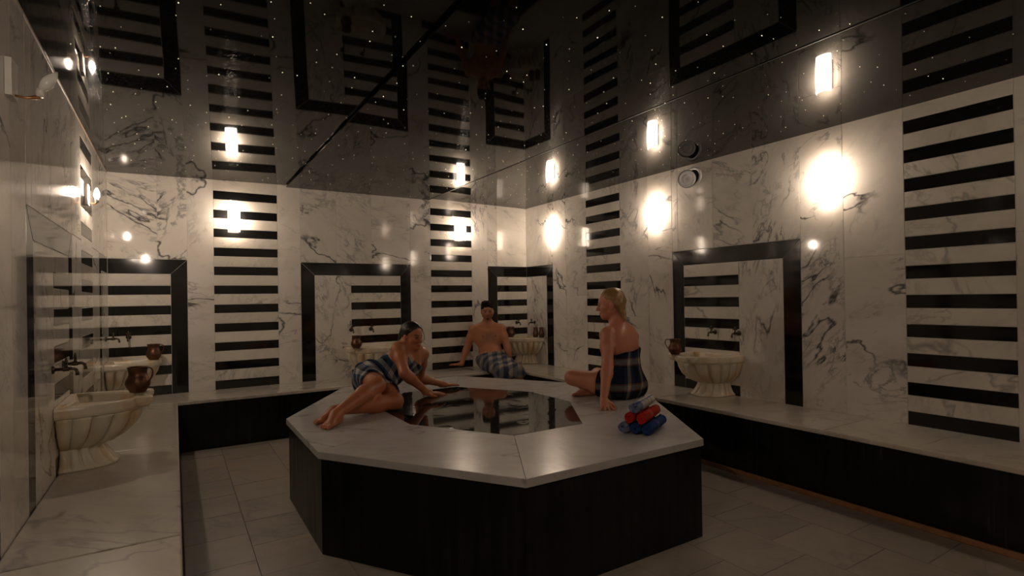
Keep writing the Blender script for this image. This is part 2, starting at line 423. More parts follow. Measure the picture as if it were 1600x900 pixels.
# ------------------------------------------------------------------ benches along the walls
XRE, YBE, XLE = 3.806, 6.085, 0.008
SL = 0.034
def bench(label, tops, fronts, skirt=None, loc=(0, 0, 0)):
    e = empty('marble_bench', loc); tag(e, label, 'bench', 'built-in benches around the room')
    for poly in tops: prism('seat_slab', [(x-loc[0], y-loc[1]) for x, y in poly], ZB-SL, ZB, 'slab', e, bev=0.008)
    for a, b in fronts: box('front_panel', [a[i]-loc[i] for i in range(3)], [b[i]-loc[i] for i in range(3)], 'bench_black', e)
    if skirt: box('skirting', [skirt[0][i]-loc[i] for i in range(3)], [skirt[1][i]-loc[i] for i in range(3)], 'skirt', e)
    return e
g = 0.0012
ys = [YF+0.002, 0.6, 2.031, 3.55, 5.0, YBE-0.013]
bench('black-fronted marble bench along the right wall, with orange skirting at its foot',
      [[(XRE-0.012, a+g), (XR-0.001, a+g), (XR-0.001, b-g), (XRE-0.012, b-g)] for a, b in zip(ys, ys[1:])],
      [((XRE, a+g, 0.0), (XRE+0.03, b-g, ZB-SL)) for a, b in zip(ys, ys[1:])], ((XRE-0.012, YF+0.002, 0.0), (XRE, YBE-0.013, 0.034)), loc=((XRE+XR)/2, 2.5, 0))
xs = [XL+0.001, 0.9, 2.3, 3.4, XR-0.001]
bench('black-fronted marble bench along the back wall under the two striped columns',
      [[(a+g, YBE-0.012), (b-g, YBE-0.012), (b-g, YB-0.001), (a+g, YB-0.001)] for a, b in zip(xs, xs[1:])],
      [((max(a, XLE)+g, YBE, 0.0), (min(b, XRE)-g, YBE+0.03, ZB-SL)) for a, b in zip(xs, xs[1:])], loc=(2.0, (YBE+YB)/2, 0))
ys = [YF+0.002, 1.2, 2.6, 4.3, YBE-0.013]
bench('wide marble bench along the left wall beside the camera',
      [[(XL+0.001, a+g), (XLE+0.006, a+g), (XLE+0.006, b-g), (XL+0.001, b-g)] for a, b in zip(ys, ys[1:])],
      [((XLE-0.036, a+g, 0.0), (XLE-0.006, b-g, ZB-SL)) for a, b in zip(ys, ys[1:])], loc=((XL+XLE)/2, 2.5, 0))

# ------------------------------------------------------------------ octagonal heated platform
OX = (0.676, 1.385, 2.645, 3.355); OY = (2.115, 3.175, 4.20, 5.37)
IX = (1.352, 1.768, 2.312, 2.728); IY = (2.826, 3.494, 4.06, 4.73)
ZP = 0.585
def octo(X, Y, d=0.0):
    return [(X[1], Y[0]+d), (X[2], Y[0]+d), (X[3]-d, Y[1]), (X[3]-d, Y[2]), (X[2], Y[3]-d), (X[1], Y[3]-d), (X[0]+d, Y[2]), (X[0]+d, Y[1])]
pl = empty('octagonal_platform', (2.015, 3.74, 0)); tag(pl, 'large octagonal heated stone platform in the middle of the room', 'platform')
O, I = octo(OX, OY), octo(IX, IY); B = octo(OX, OY, 0.018)
def rel(ps): return [(x-2.015, y-3.74) for x, y in ps]
def shrink(poly, d):
    c = Vector((sum(p[0] for p in poly)/len(poly), sum(p[1] for p in poly)/len(poly)))
    return [tuple(Vector(p)+(c-Vector(p)).normalized()*d) for p in poly]
for i in range(8):
    j = (i+1) % 8
    prism('rim_slab', rel(shrink([O[i], O[j], I[j], I[i]], 0.0003)), ZP-0.042, ZP, 'plat', pl, bev=0.003)
    a, b = Vector(B[i]), Vector(B[j]); t = (b-a).normalized(); nn = Vector((-t.y, t.x)); a2, b2 = a+t*0.0012, b-t*0.0012
    prism('side_panel', rel([tuple(a2), tuple(b2), tuple(b2+nn*0.03-t*0.0125), tuple(a2+nn*0.03+t*0.0125)]), 0.0, ZP-0.0425, 'plat_black', pl)
def pool_mat():
    m, nt, b = mat('wet_black_centre_stone')
    tc = N(nt, 'ShaderNodeTexCoord')
    n = N(nt, 'ShaderNodeTexNoise', Scale=2.5, Detail=4.0); L(nt, tc.outputs['Object'], n.inputs['Vector'])
    L(nt, mixc(nt, ramp(nt, n.outputs[0], [(0.45, 0.0), (0.75, 1.0)]).outputs[0], (0.008, 0.007, 0.007), (0.03, 0.026, 0.022)), b.inputs['Base Color'])
    b.inputs['Roughness'].default_value = 0.045; b.inputs['IOR'].default_value = 1.6
    n2 = N(nt, 'ShaderNodeTexNoise', Scale=5.0, Detail=2.0); L(nt, tc.outputs['Object'], n2.inputs['Vector'])
    k = ramp(nt, n2.outputs[0], [(0.58, 0.0), (0.68, 1.0)])
    bp = N(nt, 'ShaderNodeBump', Strength=0.10, Distance=0.004); L(nt, k.outputs[0], bp.inputs['Height']); L(nt, bp.outputs[0], b.inputs['Normal'])
    return m
M['pool'] = pool_mat()
prism('centre_stone', rel(shrink(I, 0.003)), ZP-0.03, ZP-0.002, 'pool', pl)

# ------------------------------------------------------------------ wash basins
def basin(label, loc, rz, plan, flutes, name='wash_basin', ledges=(), a0=0.0, a1=math.pi, group='marble wash basins'):
    """plan(a) -> radius at angle a; local x along the wall, local y out of it; a0..a1 the open arc; centre on the wall"""
    e = empty(name, loc, rz); tag(e, label, 'basin', group)
    H = 0.382; n = flutes*12
    def ring(scale, z, fl=0.0, dr=0.0):
        out = []
        for i in range(n+1):
            t = i/n; a = a0+(a1-a0)*t
            r = plan(a)*scale+dr
            ph = (t*flutes) % 1.0
            r *= 1-fl*(1-math.sqrt(max(0.0, 1-(2*ph-1)**2)))
            out.append((r*math.cos(a), r*math.sin(a), z))
        return out
    def loft(nm, rings, cap0=True, cap1=True, mt='cream'):
        v = []; f = []; m_ = n+2
        for r in rings:
            z = r[0][2]; v += r+[(0.0, 0.0, z)]
        for k in range(len(rings)-1):
            for i in range(m_):
                j = (i+1) % m_; f.append((k*m_+i, k*m_+j, (k+1)*m_+j, (k+1)*m_+i))
        if cap0: f.append(tuple(reversed(range(m_))))
        if cap1: f.append(tuple((len(rings)-1)*m_+i for i in range(m_)))
        return mesh_obj(nm, v, f, mt, e, True)
    loft('pedestal', [ring(0.66, 0.0, 0.02), ring(0.66, 0.012, 0.03), ring(0.60, 0.03, 0.09), ring(0.53, 0.07, 0.10), ring(0.49, 0.105, 0.08), ring(0.50, 0.125, 0.03)])
    loft('bowl', [ring(0.50, 0.118, 0.04), ring(0.62, 0.135, 0.14), ring(0.76, 0.17, 0.16), ring(0.87, 0.215, 0.145), ring(0.935, 0.265, 0.12), ring(0.955, 0.30, 0.085), ring(0.965, 0.318, 0.02)])
    # rim band, hollow inside
    outer = [ring(0.955, 0.314), ring(0.985, 0.322), ring(1.0, 0.335), ring(1.0, 0.365), ring(0.985, 0.378), ring(0.965, H)]
    def inner(dr, z):
        out = []
        for i in range(n+1):
            a = a0+(a1-a0)*i/n; am = (a0+a1)/2; r = plan(a)
            p = Vector((r*math.cos(a), r*math.sin(a))); c = Vector((0.52*plan(am)*math.cos(am), 0.52*plan(am)*math.sin(am)))
            q = c+(p-c)*(1-dr/max(0.05, (p-c).length))
            out.append((q.x, q.y, z))
        return out
    am = (a0+a1)/2; c = (0.52*plan(am)*math.cos(am), 0.52*plan(am)*math.sin(am))
    v = []; f = []; m_ = n+2
    for r in outer: v += r+[(0, 0, r[0][2])]
    for k in range(len(outer)-1):
        for i in range(m_):
            j = (i+1) % m_; f.append((k*m_+i, k*m_+j, (k+1)*m_+j, (k+1)*m_+i))
    f.append(tuple(reversed(range(m_))))
    o1 = (len(outer)-1)*m_
    ins = []
    wall_c = 0.045
    def inner_ring(dr, z):
        rr = inner(dr, z); cc = Vector((c[0], c[1])); w = Vector((0, 0)); d = (cc-w)
        return rr+[(w.x+d.x*min(0.9, dr/d.length), w.y+d.y*min(0.9, dr/d.length), z)]
    base = len(v)
    for dr, z in ((0.05, H), (0.062, H-0.012), (0.085, H-0.055)): v += inner_ring(dr, z)
    for i in range(m_):
        j = (i+1) % m_; f.append((o1+i, o1+j, base+j, base+i))
    for k in range(2):
        for i in range(m_):
            j = (i+1) % m_; f.append((base+k*m_+i, base+k*m_+j, base+(k+1)*m_+j, base+(k+1)*m_+i))
    f.append(tuple(base+2*m_+i for i in range(m_)))
    mesh_obj('rim', v, f, 'cream', e)
    for (la, rr, hw) in ledges:
        # small round ledge growing out of the rim
        r = plan(la); cx, cy = (r+rr*0.15)*math.cos(la), (r+rr*0.15)*math.sin(la)
        vv, ff = lathe_vf([(hw*0.55, 0.325), (hw*0.9, 0.34), (hw, 0.358), (hw, 0.376), (hw*0.93, H+0.002)], 20)
        mesh_obj('cup_ledge', [(cx+x, cy+y, z) for x, y, z in vv], ff, 'cream', e)
    return e
def half(w, p):
    # blunt half ellipse of half width w and projection p
    return lambda a: 1.0/((abs(math.cos(a))/w)**2.5+(abs(math.sin(a))/p)**2.5)**(1/2.5)
GAP = 0.002
basin('cream fluted wash basin on the right wall bench', (XR-GAP, 3.37, ZB+0.001), math.pi/2, half(0.285, 0.47), 11, ledges=((2.15+math.pi-math.pi, 0.1, 0.06),) if False else ((0.95, 0.1, 0.062), (1.72, 0.02, 0.055)))
basin('stained cream fluted wash basin on the left bench, nearest the camera', (XL+GAP, 4.10, ZB+0.001), -math.pi/2, half(0.30, 0.41), 11, ledges=((2.0, 0.1, 0.06), (1.25, 0.02, 0.055)))
basin('cream fluted wash basin half hidden behind the reclining woman', (2.05, YB-GAP, ZB+0.001), math.pi, half(0.30, 0.44), 11, ledges=((0.75, 0.1, 0.06),))
basin('cream fluted wash basin in the corner beside the seated man', (XR-GAP, YB-GAP, ZB+0.001), math.pi, lambda a: 0.43+0.03*math.sin(2*a), 8, a0=0.0, a1=math.pi/2)
basin('cream fluted wash basin in the far left corner', (XL+GAP, YB-GAP, ZB+0.001), -math.pi/2, lambda a: 0.44+0.03*math.sin(2*a), 8, a0=0.0, a1=math.pi/2)

# ------------------------------------------------------------------ taps
def tap(label, loc, rz):
    """bronze tap: rose, barrel, bent spout, cross handle; local y out of the wall"""
    e = empty('bronze_tap', loc, rz); e.scale = (0.82,)*3; tag(e, label, 'tap', 'bronze taps above the basins')
    v, f = lathe_vf([(0.006, 0.0), (0.030, 0.0), (0.030, 0.006), (0.018, 0.012), (0.012, 0.014)], 16)
    mesh_obj('wall_rose', [(x, z, y) for x, y, z in v], [tuple(reversed(q)) for q in f], 'bronze', e, True)
    v1, f1 = tube_vf([(0, 0.01, 0), (0, 0.05, 0), (0, 0.055, 0), (0, 0.085, 0)], [0.011, 0.012, 0.017, 0.016], 10)
    v2, f2 = tube_vf([(0, 0.08, 0), (0, 0.105, 0.002), (0, 0.122, -0.008), (0, 0.128, -0.028), (0, 0.128, -0.046)], [0.012, 0.011, 0.0105, 0.010, 0.012], 10)
    mesh_obj('spout', *join_vf((v1, f1), (v2, f2)), 'bronze', e, True)
    v1, f1 = tube_vf([(0, 0.07, 0.008), (0, 0.07, 0.04)], [0.011, 0.008], 10)
    v2, f2 = tube_vf([(-0.026, 0.07, 0.044), (-0.01, 0.07, 0.046), (0.01, 0.07, 0.046), (0.026, 0.07, 0.044)], [0.009, 0.006, 0.006, 0.009], 8)
    v3, f3 = tube_vf([(0, 0.07, 0.04), (0, 0.07, 0.062), (0, 0.07, 0.078)], [0.009, 0.008, 0.003], 8)
    mesh_obj('handle', *join_vf((v1, f1), (v2, f2), (v3, f3)), 'bronze', e, True)
ZT = 1.075
tap('bronze tap over the right wall basin, nearer the striped corner', (XR-0.001, 3.40, ZT), math.pi/2)
tap('bronze tap over the right wall basin, nearer the camera', (XR-0.001, 3.14, ZT), math.pi/2)
tap('bronze tap over the basin behind the reclining woman, left one above the jug', (1.84, YB-0.001, ZT), math.pi)
tap('bronze tap over the basin behind the reclining woman, right one on the stripes', (2.085, YB-0.001, ZT), math.pi)
tap('bronze tap on the back wall stripes beside the seated man', (4.26, YB-0.001, ZT), math.pi)
tap('bronze tap on the right wall slab in the corner beside the seated man', (XR-0.001, 6.50, ZT), math.pi/2)
tap('bronze tap on the back wall stripes in the far left corner', (-0.40, YB-0.001, 1.10), math.pi)
tap('bronze tap on the left wall in the far left corner', (XL+0.001, 6.46, 1.10), -math.pi/2)
tap('bronze tap over the left bench basin, nearest the camera', (XL+0.001, 3.80, 1.085), -math.pi/2)
tap('bronze tap over the left bench basin, farther from the camera', (XL+0.001, 4.12, 1.085), -math.pi/2)

# ------------------------------------------------------------------ copper jugs
def jug(label, loc, s=1.0, rz=0.0, prof=None, handle=True):
    e = empty('copper_jug', loc, rz); tag(e, label, 'jug', 'copper jugs on the basins')
    prof = prof or [(0.040, 0.0), (0.043, 0.006), (0.046, 0.012), (0.058, 0.03), (0.064, 0.05), (0.062, 0.07), (0.052, 0.09), (0.046, 0.105), (0.047, 0.125), (0.053, 0.145), (0.055, 0.149),
                    (0.052, 0.149), (0.045, 0.128), (0.043, 0.105), (0.050, 0.08), (0.02, 0.03)]
    v, f = lathe_vf([(r*s, z*s) for r, z in prof], 24); mesh_obj('body', v, f, 'copper', e, True)
    if not handle: return
    pts = [(0.050*s, 0, 0.142*s), (0.078*s, 0, 0.146*s), (0.094*s, 0, 0.128*s), (0.09*s, 0, 0.10*s), (0.075*s, 0, 0.07*s), (0.06*s, 0, 0.055*s)]
    for _ in range(2):      # corner cutting rounds the bend
        q = [pts[0]]
        for a, b in zip(pts, pts[1:]): q += [tuple(a[i]*0.75+b[i]*0.25 for i in range(3)), tuple(a[i]*0.25+b[i]*0.75 for i in range(3))]
        pts = q+[pts[-1]]
    v, f = tube_vf(pts, 0.0045*s, 8); mesh_obj('handle', v, f, 'copper', e, True)
jug('copper jug with thin handle standing on the nearest left basin', (-0.205, 4.19, ZB+0.385), 1.08, -0.62)
jug('copper jug on the rim of the far left corner basin', (-0.185, 6.50, ZB+0.385), 1.05, -0.5)
jug('copper jug on the basin ledge behind the reclining woman', (1.80, 6.33, ZB+0.386), 1.0, 0.9)
jug('copper jug on the corner basin rim, next to the man\'s arm', (4.10, 6.60, ZB+0.384), 1.0, 2.6)
jug('slim copper jug on the corner basin rim, left of two by the wall', (4.345, 6.33, ZB+0.384), 0.95, 2.4,
    [(0.034, 0.0), (0.038, 0.02), (0.043, 0.05), (0.036, 0.085), (0.028, 0.115), (0.036, 0.15), (0.032, 0.15), (0.024, 0.115), (0.02, 0.05)], False)
jug('slim copper jug on the corner basin rim, right of two by the wall', (4.40, 6.265, ZB+0.384), 0.95, -1.2,
    [(0.034, 0.0), (0.038, 0.02), (0.043, 0.05), (0.036, 0.085), (0.028, 0.115), (0.036, 0.15), (0.032, 0.15), (0.024, 0.115), (0.02, 0.05)], False)
jug('copper jug on the ledge of the right wall basin', (4.045, 3.545, ZB+0.386), 0.98, 2.3)

# ------------------------------------------------------------------ wall lamps
def lamp(label, loc, rz):
    """half-round glass shade on a plate, open at the sides, bulb inside; local y out of the wall"""
    e = empty('wall_lamp', loc, rz); tag(e, label, 'lamp', 'lit wall lamps with white glass shades')
    box('back_plate', (-0.045, 0.0, -0.11), (0.045, 0.012, 0.11), 'lamp_back', e)
    box('shade_clip', (-0.012, 0.010, 0.100), (0.012, 0.085, 0.106), 'brass', e)
    v = []; f = []; nu, nz = 14, 16
    for s_, t_ in ((0, 0.0), (1, 0.005)):
        for k in range(nz+1):
            z = -0.145+0.29*k/nz; bow = 0.055+0.050*math.sqrt(max(0, 1-(z/0.19)**2))
            for i in range(nu+1):
                a = math.pi*i/nu; hw = 0.058
                v.append(((hw-t_)*math.cos(a), 0.046+(bow-0.045-t_)*max(0.0, math.sin(a))**0.8*0.95, z))
    W1 = (nu+1)*(nz+1)
    for k in range(nz):
        for i in range(nu):
            a = k*(nu+1)+i; f.append((a, a+1, a+nu+2, a+nu+1)); f.append((W1+a, W1+a+nu+1, W1+a+nu+2, W1+a+1))
    for k in range(nz):
        for i in (0, nu):
            a = k*(nu+1)+i; f.append((a, a+nu+1, W1+a+nu+1, W1+a))
    for i in range(nu):
        for k in (0, nz):
            a = k*(nu+1)+i; f.append((a, W1+a, W1+a+1, a+1))
    mesh_obj('glass_shade', v, f, 'shade', e, True)
    v, fq = lathe_vf([(0.003, -0.03), (0.012, -0.025), (0.017, -0.005), (0.014, 0.02), (0.006, 0.038), (0.002, 0.042)], 12)
    mesh_obj('bulb', [(x, y+0.038, z) for x, y, z in v], fq, 'bulb', e, True)
    v, fq = lathe_vf([(0.011, -0.075), (0.012, -0.03)], 12); mesh_obj('bulb_holder', [(x, y+0.038, z) for x, y, z in v], fq, 'lamp_back', e, True)
lamp('lit glass wall lamp on the left striped column of the back wall', (0.565, YB-0.001, 2.36), math.pi)
lamp('lit glass wall lamp on the right striped column of the back wall', (3.355, YB-0.001, 2.385), math.pi)
lamp('lit glass wall lamp on the right wall nearest the back corner', (XR-0.001, 6.02, 2.345), math.pi/2)
lamp('lit glass wall lamp on the right wall left of the air vent', (XR-0.001, 4.134, 2.335), math.pi/2)
lamp('lit glass wall lamp on the right wall above the frame corner, nearest the camera', (XR-0.001, 2.31, 2.335), math.pi/2)
lamp('lit glass wall lamp on the right wall out of view beside the camera', (XR-0.001, 0.45, 2.34), math.pi/2)
def bare_lamp(label, loc, rz, lit, d=0.07):
    e = empty('bare_wall_lamp', loc, rz); tag(e, label, 'lamp', 'left wall lamps that have lost their shades')
    box('back_plate', (-0.05, 0.0, -0.075), (0.05, 0.022, 0.075), 'lamp_back', e)
    v, f = tube_vf([(0, 0.02, -0.062), (0, 0.055, -0.066), (0, d, -0.055)], [0.005, 0.005, 0.010], 10); mesh_obj('bracket', v, f, 'brass', e, True)
    v, f = lathe_vf([(0.013, -0.055), (0.014, -0.03), (0.011, -0.02)], 14); mesh_obj('bulb_holder', [(x, y+d, z) for x, y, z in v], f, 'lamp_back', e, True)
    v, f = lathe_vf([(0.009, -0.024), (0.016, -0.008), (0.019, 0.008), (0.016, 0.026), (0.008, 0.046), (0.002, 0.056)], 16)
    R_ = Matrix.Rotation(math.radians(0 if lit else -32), 4, 'X'); p0 = Vector((0, d, -0.03)); k_ = 1.0 if lit else 1.25
    mesh_obj('bulb', [tuple(p0+R_ @ (Vector((x, y, z+0.03))*k_)) for x, y, z in v], f, 'bare_bulb' if lit else 'dead_bulb', e, True)
bare_lamp('lit bare bulb on the left wall near the back corner', (XL+0.001, 5.15, 2.265), -math.pi/2, True)
bare_lamp('unlit bare bulb on a white plate, left wall top left of the picture', (XL+0.001, 2.93, 2.355), -math.pi/2, False, d=0.1)
bare_lamp('lit bare bulb on the left wall beside the camera, out of view', (XL+0.001, 0.75, 2.30), -math.pi/2, True, d=0.09)

# ------------------------------------------------------------------ round air vent with its lid swung open
vt = empty('air_vent', (XR-0.001, 3.625, 2.628), math.pi/2); tag(vt, 'round white air vent with hinged lid hanging open, high on the right wall', 'vent')
def ring_y(name, prof, mt, parent, n=36):
    v, f = lathe_vf(prof, n); return mesh_obj(name, [(x, z, -y) for x, y, z in v], f, mt, parent, True)
ring_y('duct', [(0.004, 0.001), (0.074, 0.001), (0.074, 0.0028), (0.004, 0.0028)], 'dark_void', vt)
v, f = [], []
for r, y in ((0.100, 0.0), (0.100, 0.006), (0.094, 0.013), (0.082, 0.014), (0.074, 0.009), (0.072, 0.003)):
    v += [(r*math.cos(2*math.pi*i/40), y, r*math.sin(2*math.pi*i/40)) for i in range(40)]
for k in range(5):
    for i in range(40):
        j = (i+1) % 40; f.append((k*40+i, (k+1)*40+i, (k+1)*40+j, k*40+j))
mesh_obj('outer_ring', v, f, 'white_metal', vt, True)
lv, lf = lathe_vf([(0.004, -0.005), (0.082, -0.005), (0.086, 0.0), (0.082, 0.008), (0.064, 0.012), (0.062, 0.009), (0.046, 0.010), (0.044, 0.014), (0.024, 0.016), (0.022, 0.012), (0.008, 0.012), (0.006, 0.018), (0.001, 0.018)], 40)
Rm = Matrix.Rotation(math.radians(34), 4, 'Z') @ Matrix.Rotation(math.radians(-98), 4, 'X')
lid_c = Vector((0.030, 0.062, -0.022))
lid = mesh_obj('lid', [tuple(lid_c+(Rm @ Vector(q))) for q in lv], lf, 'white_metal', vt, True)
gk, gf = [], []
for r_, z_ in ((0.084, -0.007), (0.0885, -0.006), (0.0895, 0.0), (0.0875, 0.004), (0.085, 0.003)):
    gk += [tuple(lid_c+(Rm @ Vector((r_*math.cos(2*math.pi*i/40), r_*math.sin(2*math.pi*i/40), z_)))) for i in range(40)]
for k in range(4):
    for i in range(40): gf.append((k*40+i, k*40+(i+1) % 40, (k+1)*40+(i+1) % 40, (k+1)*40+i))
mesh_obj('gasket', gk, gf, 'dark_void', lid, True)
v, f = tube_vf([(0.0, 0.008, -0.088), (0.01, 0.03, -0.092), (0.03, 0.055, -0.09)], 0.004, 8); mesh_obj('hinge', v, f, 'brass', vt, True)

# ------------------------------------------------------------------ cloth
def plaid(name, warp, weft, pu=0.12, pv=0.12, rough=0.85):
    """woven check: warp and weft colour sequences along the two uv directions"""
    m, nt, b = mat(name)
    uv = N(nt, 'ShaderNodeUVMap'); uv.uv_map = 'uv'
    sp = N(nt, 'ShaderNodeSeparateXYZ'); L(nt, uv.outputs[0], sp.inputs[0])
    def seq(src, period, cols):
        fr = math_n(nt, 'FRACT', math_n(nt, 'DIVIDE', src, period))
        r = nt.nodes.new('ShaderNodeValToRGB'); r.color_ramp.interpolation = 'CONSTANT'; e = r.color_ramp.elements
        while len(e) < len(cols): e.new(0.5)
        for i, (p_, c) in enumerate(cols): e[i].position = p_; e[i].color = (*c, 1)
        L(nt, fr, r.inputs[0]); return r.outputs[0]
    w1, w2 = seq(sp.outputs[0], pu, warp), seq(sp.outputs[1], pv, weft)
    c = mixc(nt, 0.45, mixc(nt, 0.5, w1, w2), mixc(nt, 1.0, mixc(nt, 1.0, w1, (1.7, 1.7, 1.7), 'MULTIPLY'), w2, 'MULTIPLY'))
    tc = N(nt, 'ShaderNodeTexCoord'); n = N(nt, 'ShaderNodeTexNoise', Scale=260.0, Detail=2.0); L(nt, tc.outputs['Object'], n.inputs['Vector'])
    c = mixc(nt, 0.35, c, mixc(nt, n.outputs[0], (0.3, 0.3, 0.3), (1, 1, 1)), 'MULTIPLY')
    L(nt, c, b.inputs['Base Color']); b.inputs['Roughness'].default_value = rough; b.inputs['Specular IOR Level'].default_value = 0.15
    bp = N(nt, 'ShaderNodeBump', Strength=0.3, Distance=0.002); L(nt, n.outputs[0], bp.inputs['Height']); L(nt, bp.outputs[0], b.inputs['Normal'])
    return m
NV, BL, WH, TN, OR, RD = (0.010, 0.016, 0.04), (0.03, 0.08, 0.21), (0.62, 0.60, 0.55), (0.42, 0.33, 0.20), (0.36, 0.13, 0.04), (0.52, 0.035, 0.02)
def set_uv(o, uvs):
    lay = o.data.uv_layers.new(name='uv'); li = np.zeros(len(o.data.loops), dtype=np.int32); o.data.loops.foreach_get('vertex_index', li)
    lay.data.foreach_set('uv', np.asarray(uvs, dtype=np.float32)[li].ravel())
M['roll_red'] = plaid('red_check_towel', [(0, RD), (0.62, RD), (0.7, TN), (0.78, RD), (0.86, WH), (0.92, RD)], [(0, RD), (0.8, RD), (0.86, OR)], 0.16, 0.09)
M['roll_blue'] = plaid('blue_check_towel', [(0, BL), (0.45, (0.02, 0.05, 0.26)), (0.62, (0.25, 0.26, 0.28)), (0.8, BL)], [(0, (0.015, 0.05, 0.24)), (0.75, BL), (0.9, NV)], 0.22, 0.1)
M['roll_white'] = plaid('white_and_blue_check_towel', [(0, (0.03, 0.07, 0.27)), (0.22, WH), (0.34, (0.5, 0.48, 0.5)), (0.42, WH), (0.55, TN), (0.6, WH), (0.72, (0.35, 0.33, 0.42)), (0.8, WH)], [(0, (0.5, 0.49, 0.48)), (0.3, WH), (0.6, (0.10, 0.14, 0.32)), (0.7, WH)], 0.34, 0.08)
def towel_roll(label, c0, axis, length, r, material, seed):
    """cloth wound in a spiral, axis horizontal"""
    rr = random.Random(seed); ax = Vector((1, 0, 0)); sd = Vector((0, 1, 0)); up = Vector((0, 0, 1))
    turns, n, m_ = 3.6, 100, 9
    th0 = rr.uniform(0, 6.28); prof = []; s = 0; prev = None
    for i in range(n+1):
        t = i/n; a = th0+turns*2*math.pi*t; rad = 0.004+(r-0.0098)*t**0.85
        p = Vector((rad*math.cos(a), rad*math.sin(a)))
        if prev is not None: s += (p-prev).length
        prev = p; prof.append((p, s))
    th = (r-0.006)/turns*0.40
    v = []; uv = []; f = []
    W2 = 2*(n+1)
    for k in range(m_):
        x = length*k/(m_-1); wob = 0.0012*math.sin(k*1.7+seed)
        for side in (1, -1):
            for i, (p, s) in enumerate(prof):
                q = p.normalized()*(p.length+side*th+wob) if p.length > 0.006 else p*(1+0.3*side)
                ex = (0.006*math.sin(i*0.21+seed) if k in (0, m_-1) else 0)
                v.append(tuple(ax*(x+ex)+sd*q.x+up*q.y)); uv.append((x, s))
    for k in range(m_-1):
        for i in range(n):
            a = k*W2+i; b = (k+1)*W2+i
            f.append((a, b, b+1, a+1)); a2 = a+n+1; b2 = b+n+1; f.append((a2, a2+1, b2+1, b2))
        for i in (0, n):
            a = k*W2+i; b = (k+1)*W2+i; f.append((a, a+n+1, b+n+1, b))
    for k in (0, m_-1):
        for i in range(n):
            a = k*W2+i; f.append((a, a+1, a+n+2, a+n+1))
    o = mesh_obj('rolled_towel', v, f, material, None, True, loc=c0); o.rotation_euler = (0, 0, math.atan2(axis[1], axis[0])); set_uv(o, uv)
    tag(o, label, 'towel', 'rolled towels stacked on the platform')
TR = 0.0372; ax = (0.889, 0.459); sdv = Vector((0.459, -0.889, 0))
base0 = Vector((2.345, 2.475, ZP+TR+0.0005))
LEN = 0.33
towel_roll('white and blue rolled towel, bottom row of the stack, nearest the seated blonde woman', base0, ax, LEN, TR, 'roll_white', 1)
towel_roll('dark blue rolled towel, middle of the bottom row of the stack', base0+sdv*0.0756, ax, LEN, TR, 'roll_blue', 2)
towel_roll('blue rolled towel, bottom row of the stack, farthest from the blonde woman', base0+sdv*0.1512, ax, LEN, TR, 'roll_blue', 5)
h2 = Vector((0, 0, TR*1.735))
towel_roll('red rolled towel, left one of the stack\'s middle row', base0+sdv*0.0376+h2, ax, LEN, TR, 'roll_red', 3)
towel_roll('red rolled towel with tan checks, right one of the stack\'s middle row', base0+sdv*0.1128+h2, ax, LEN, TR, 'roll_red', 4)
towel_roll('white checked rolled towel with blue end, on top of the stack', base0+sdv*0.0752+h2*2, ax, LEN, TR, 'roll_white', 9)


# ------------------------------------------------------------------ people: one continuous surface each, grown from a signed distance field
def C(px, py, d):
    """point at pixel (px,py) of the 1600x900 frame, d metres along the viewing axis"""
    q = _r*((px-800)/F_PX*d)-_u*((py-CY)/F_PX*d)+_f*d
    return np.array([q.x, q.y, q.z+CAMH])
def nrm(v): v = np.asarray(v, float); return v/(np.linalg.norm(v)+1e-12)
def rc(a, b, ra, rb, k=0.02): return ('rc', np.asarray(a, float), np.asarray(b, float), ra, rb, k)
def el(c, axes, r, k=0.02): return ('el', np.asarray(c, float), np.asarray(axes, float), np.asarray(r, float), k)
def pbox(pr):
    if pr[0] == 'rc':
        r = max(pr[3], pr[4]); return np.minimum(pr[1], pr[2])-r, np.maximum(pr[1], pr[2])+r
    m = max(pr[3]); return pr[1]-m, pr[1]+m
def pdist(pr, P):
    if pr[0] == 'rc':
        a, b = pr[1], pr[2]; ab = b-a; L2 = max(1e-9, ab@ab)
        t = np.clip(((P-a)@ab)/L2, 0, 1)
        return np.sqrt((((P-a)-t[..., None]*ab)**2).sum(-1))-(pr[3]+(pr[4]-pr[3])*t)
    q = (P-pr[1])@pr[2].T; r = pr[3]
    k0 = np.sqrt(((q/r)**2).sum(-1)); k1 = np.sqrt(((q/(r*r))**2).sum(-1))+1e-9
    return k0*(k0-1)/k1
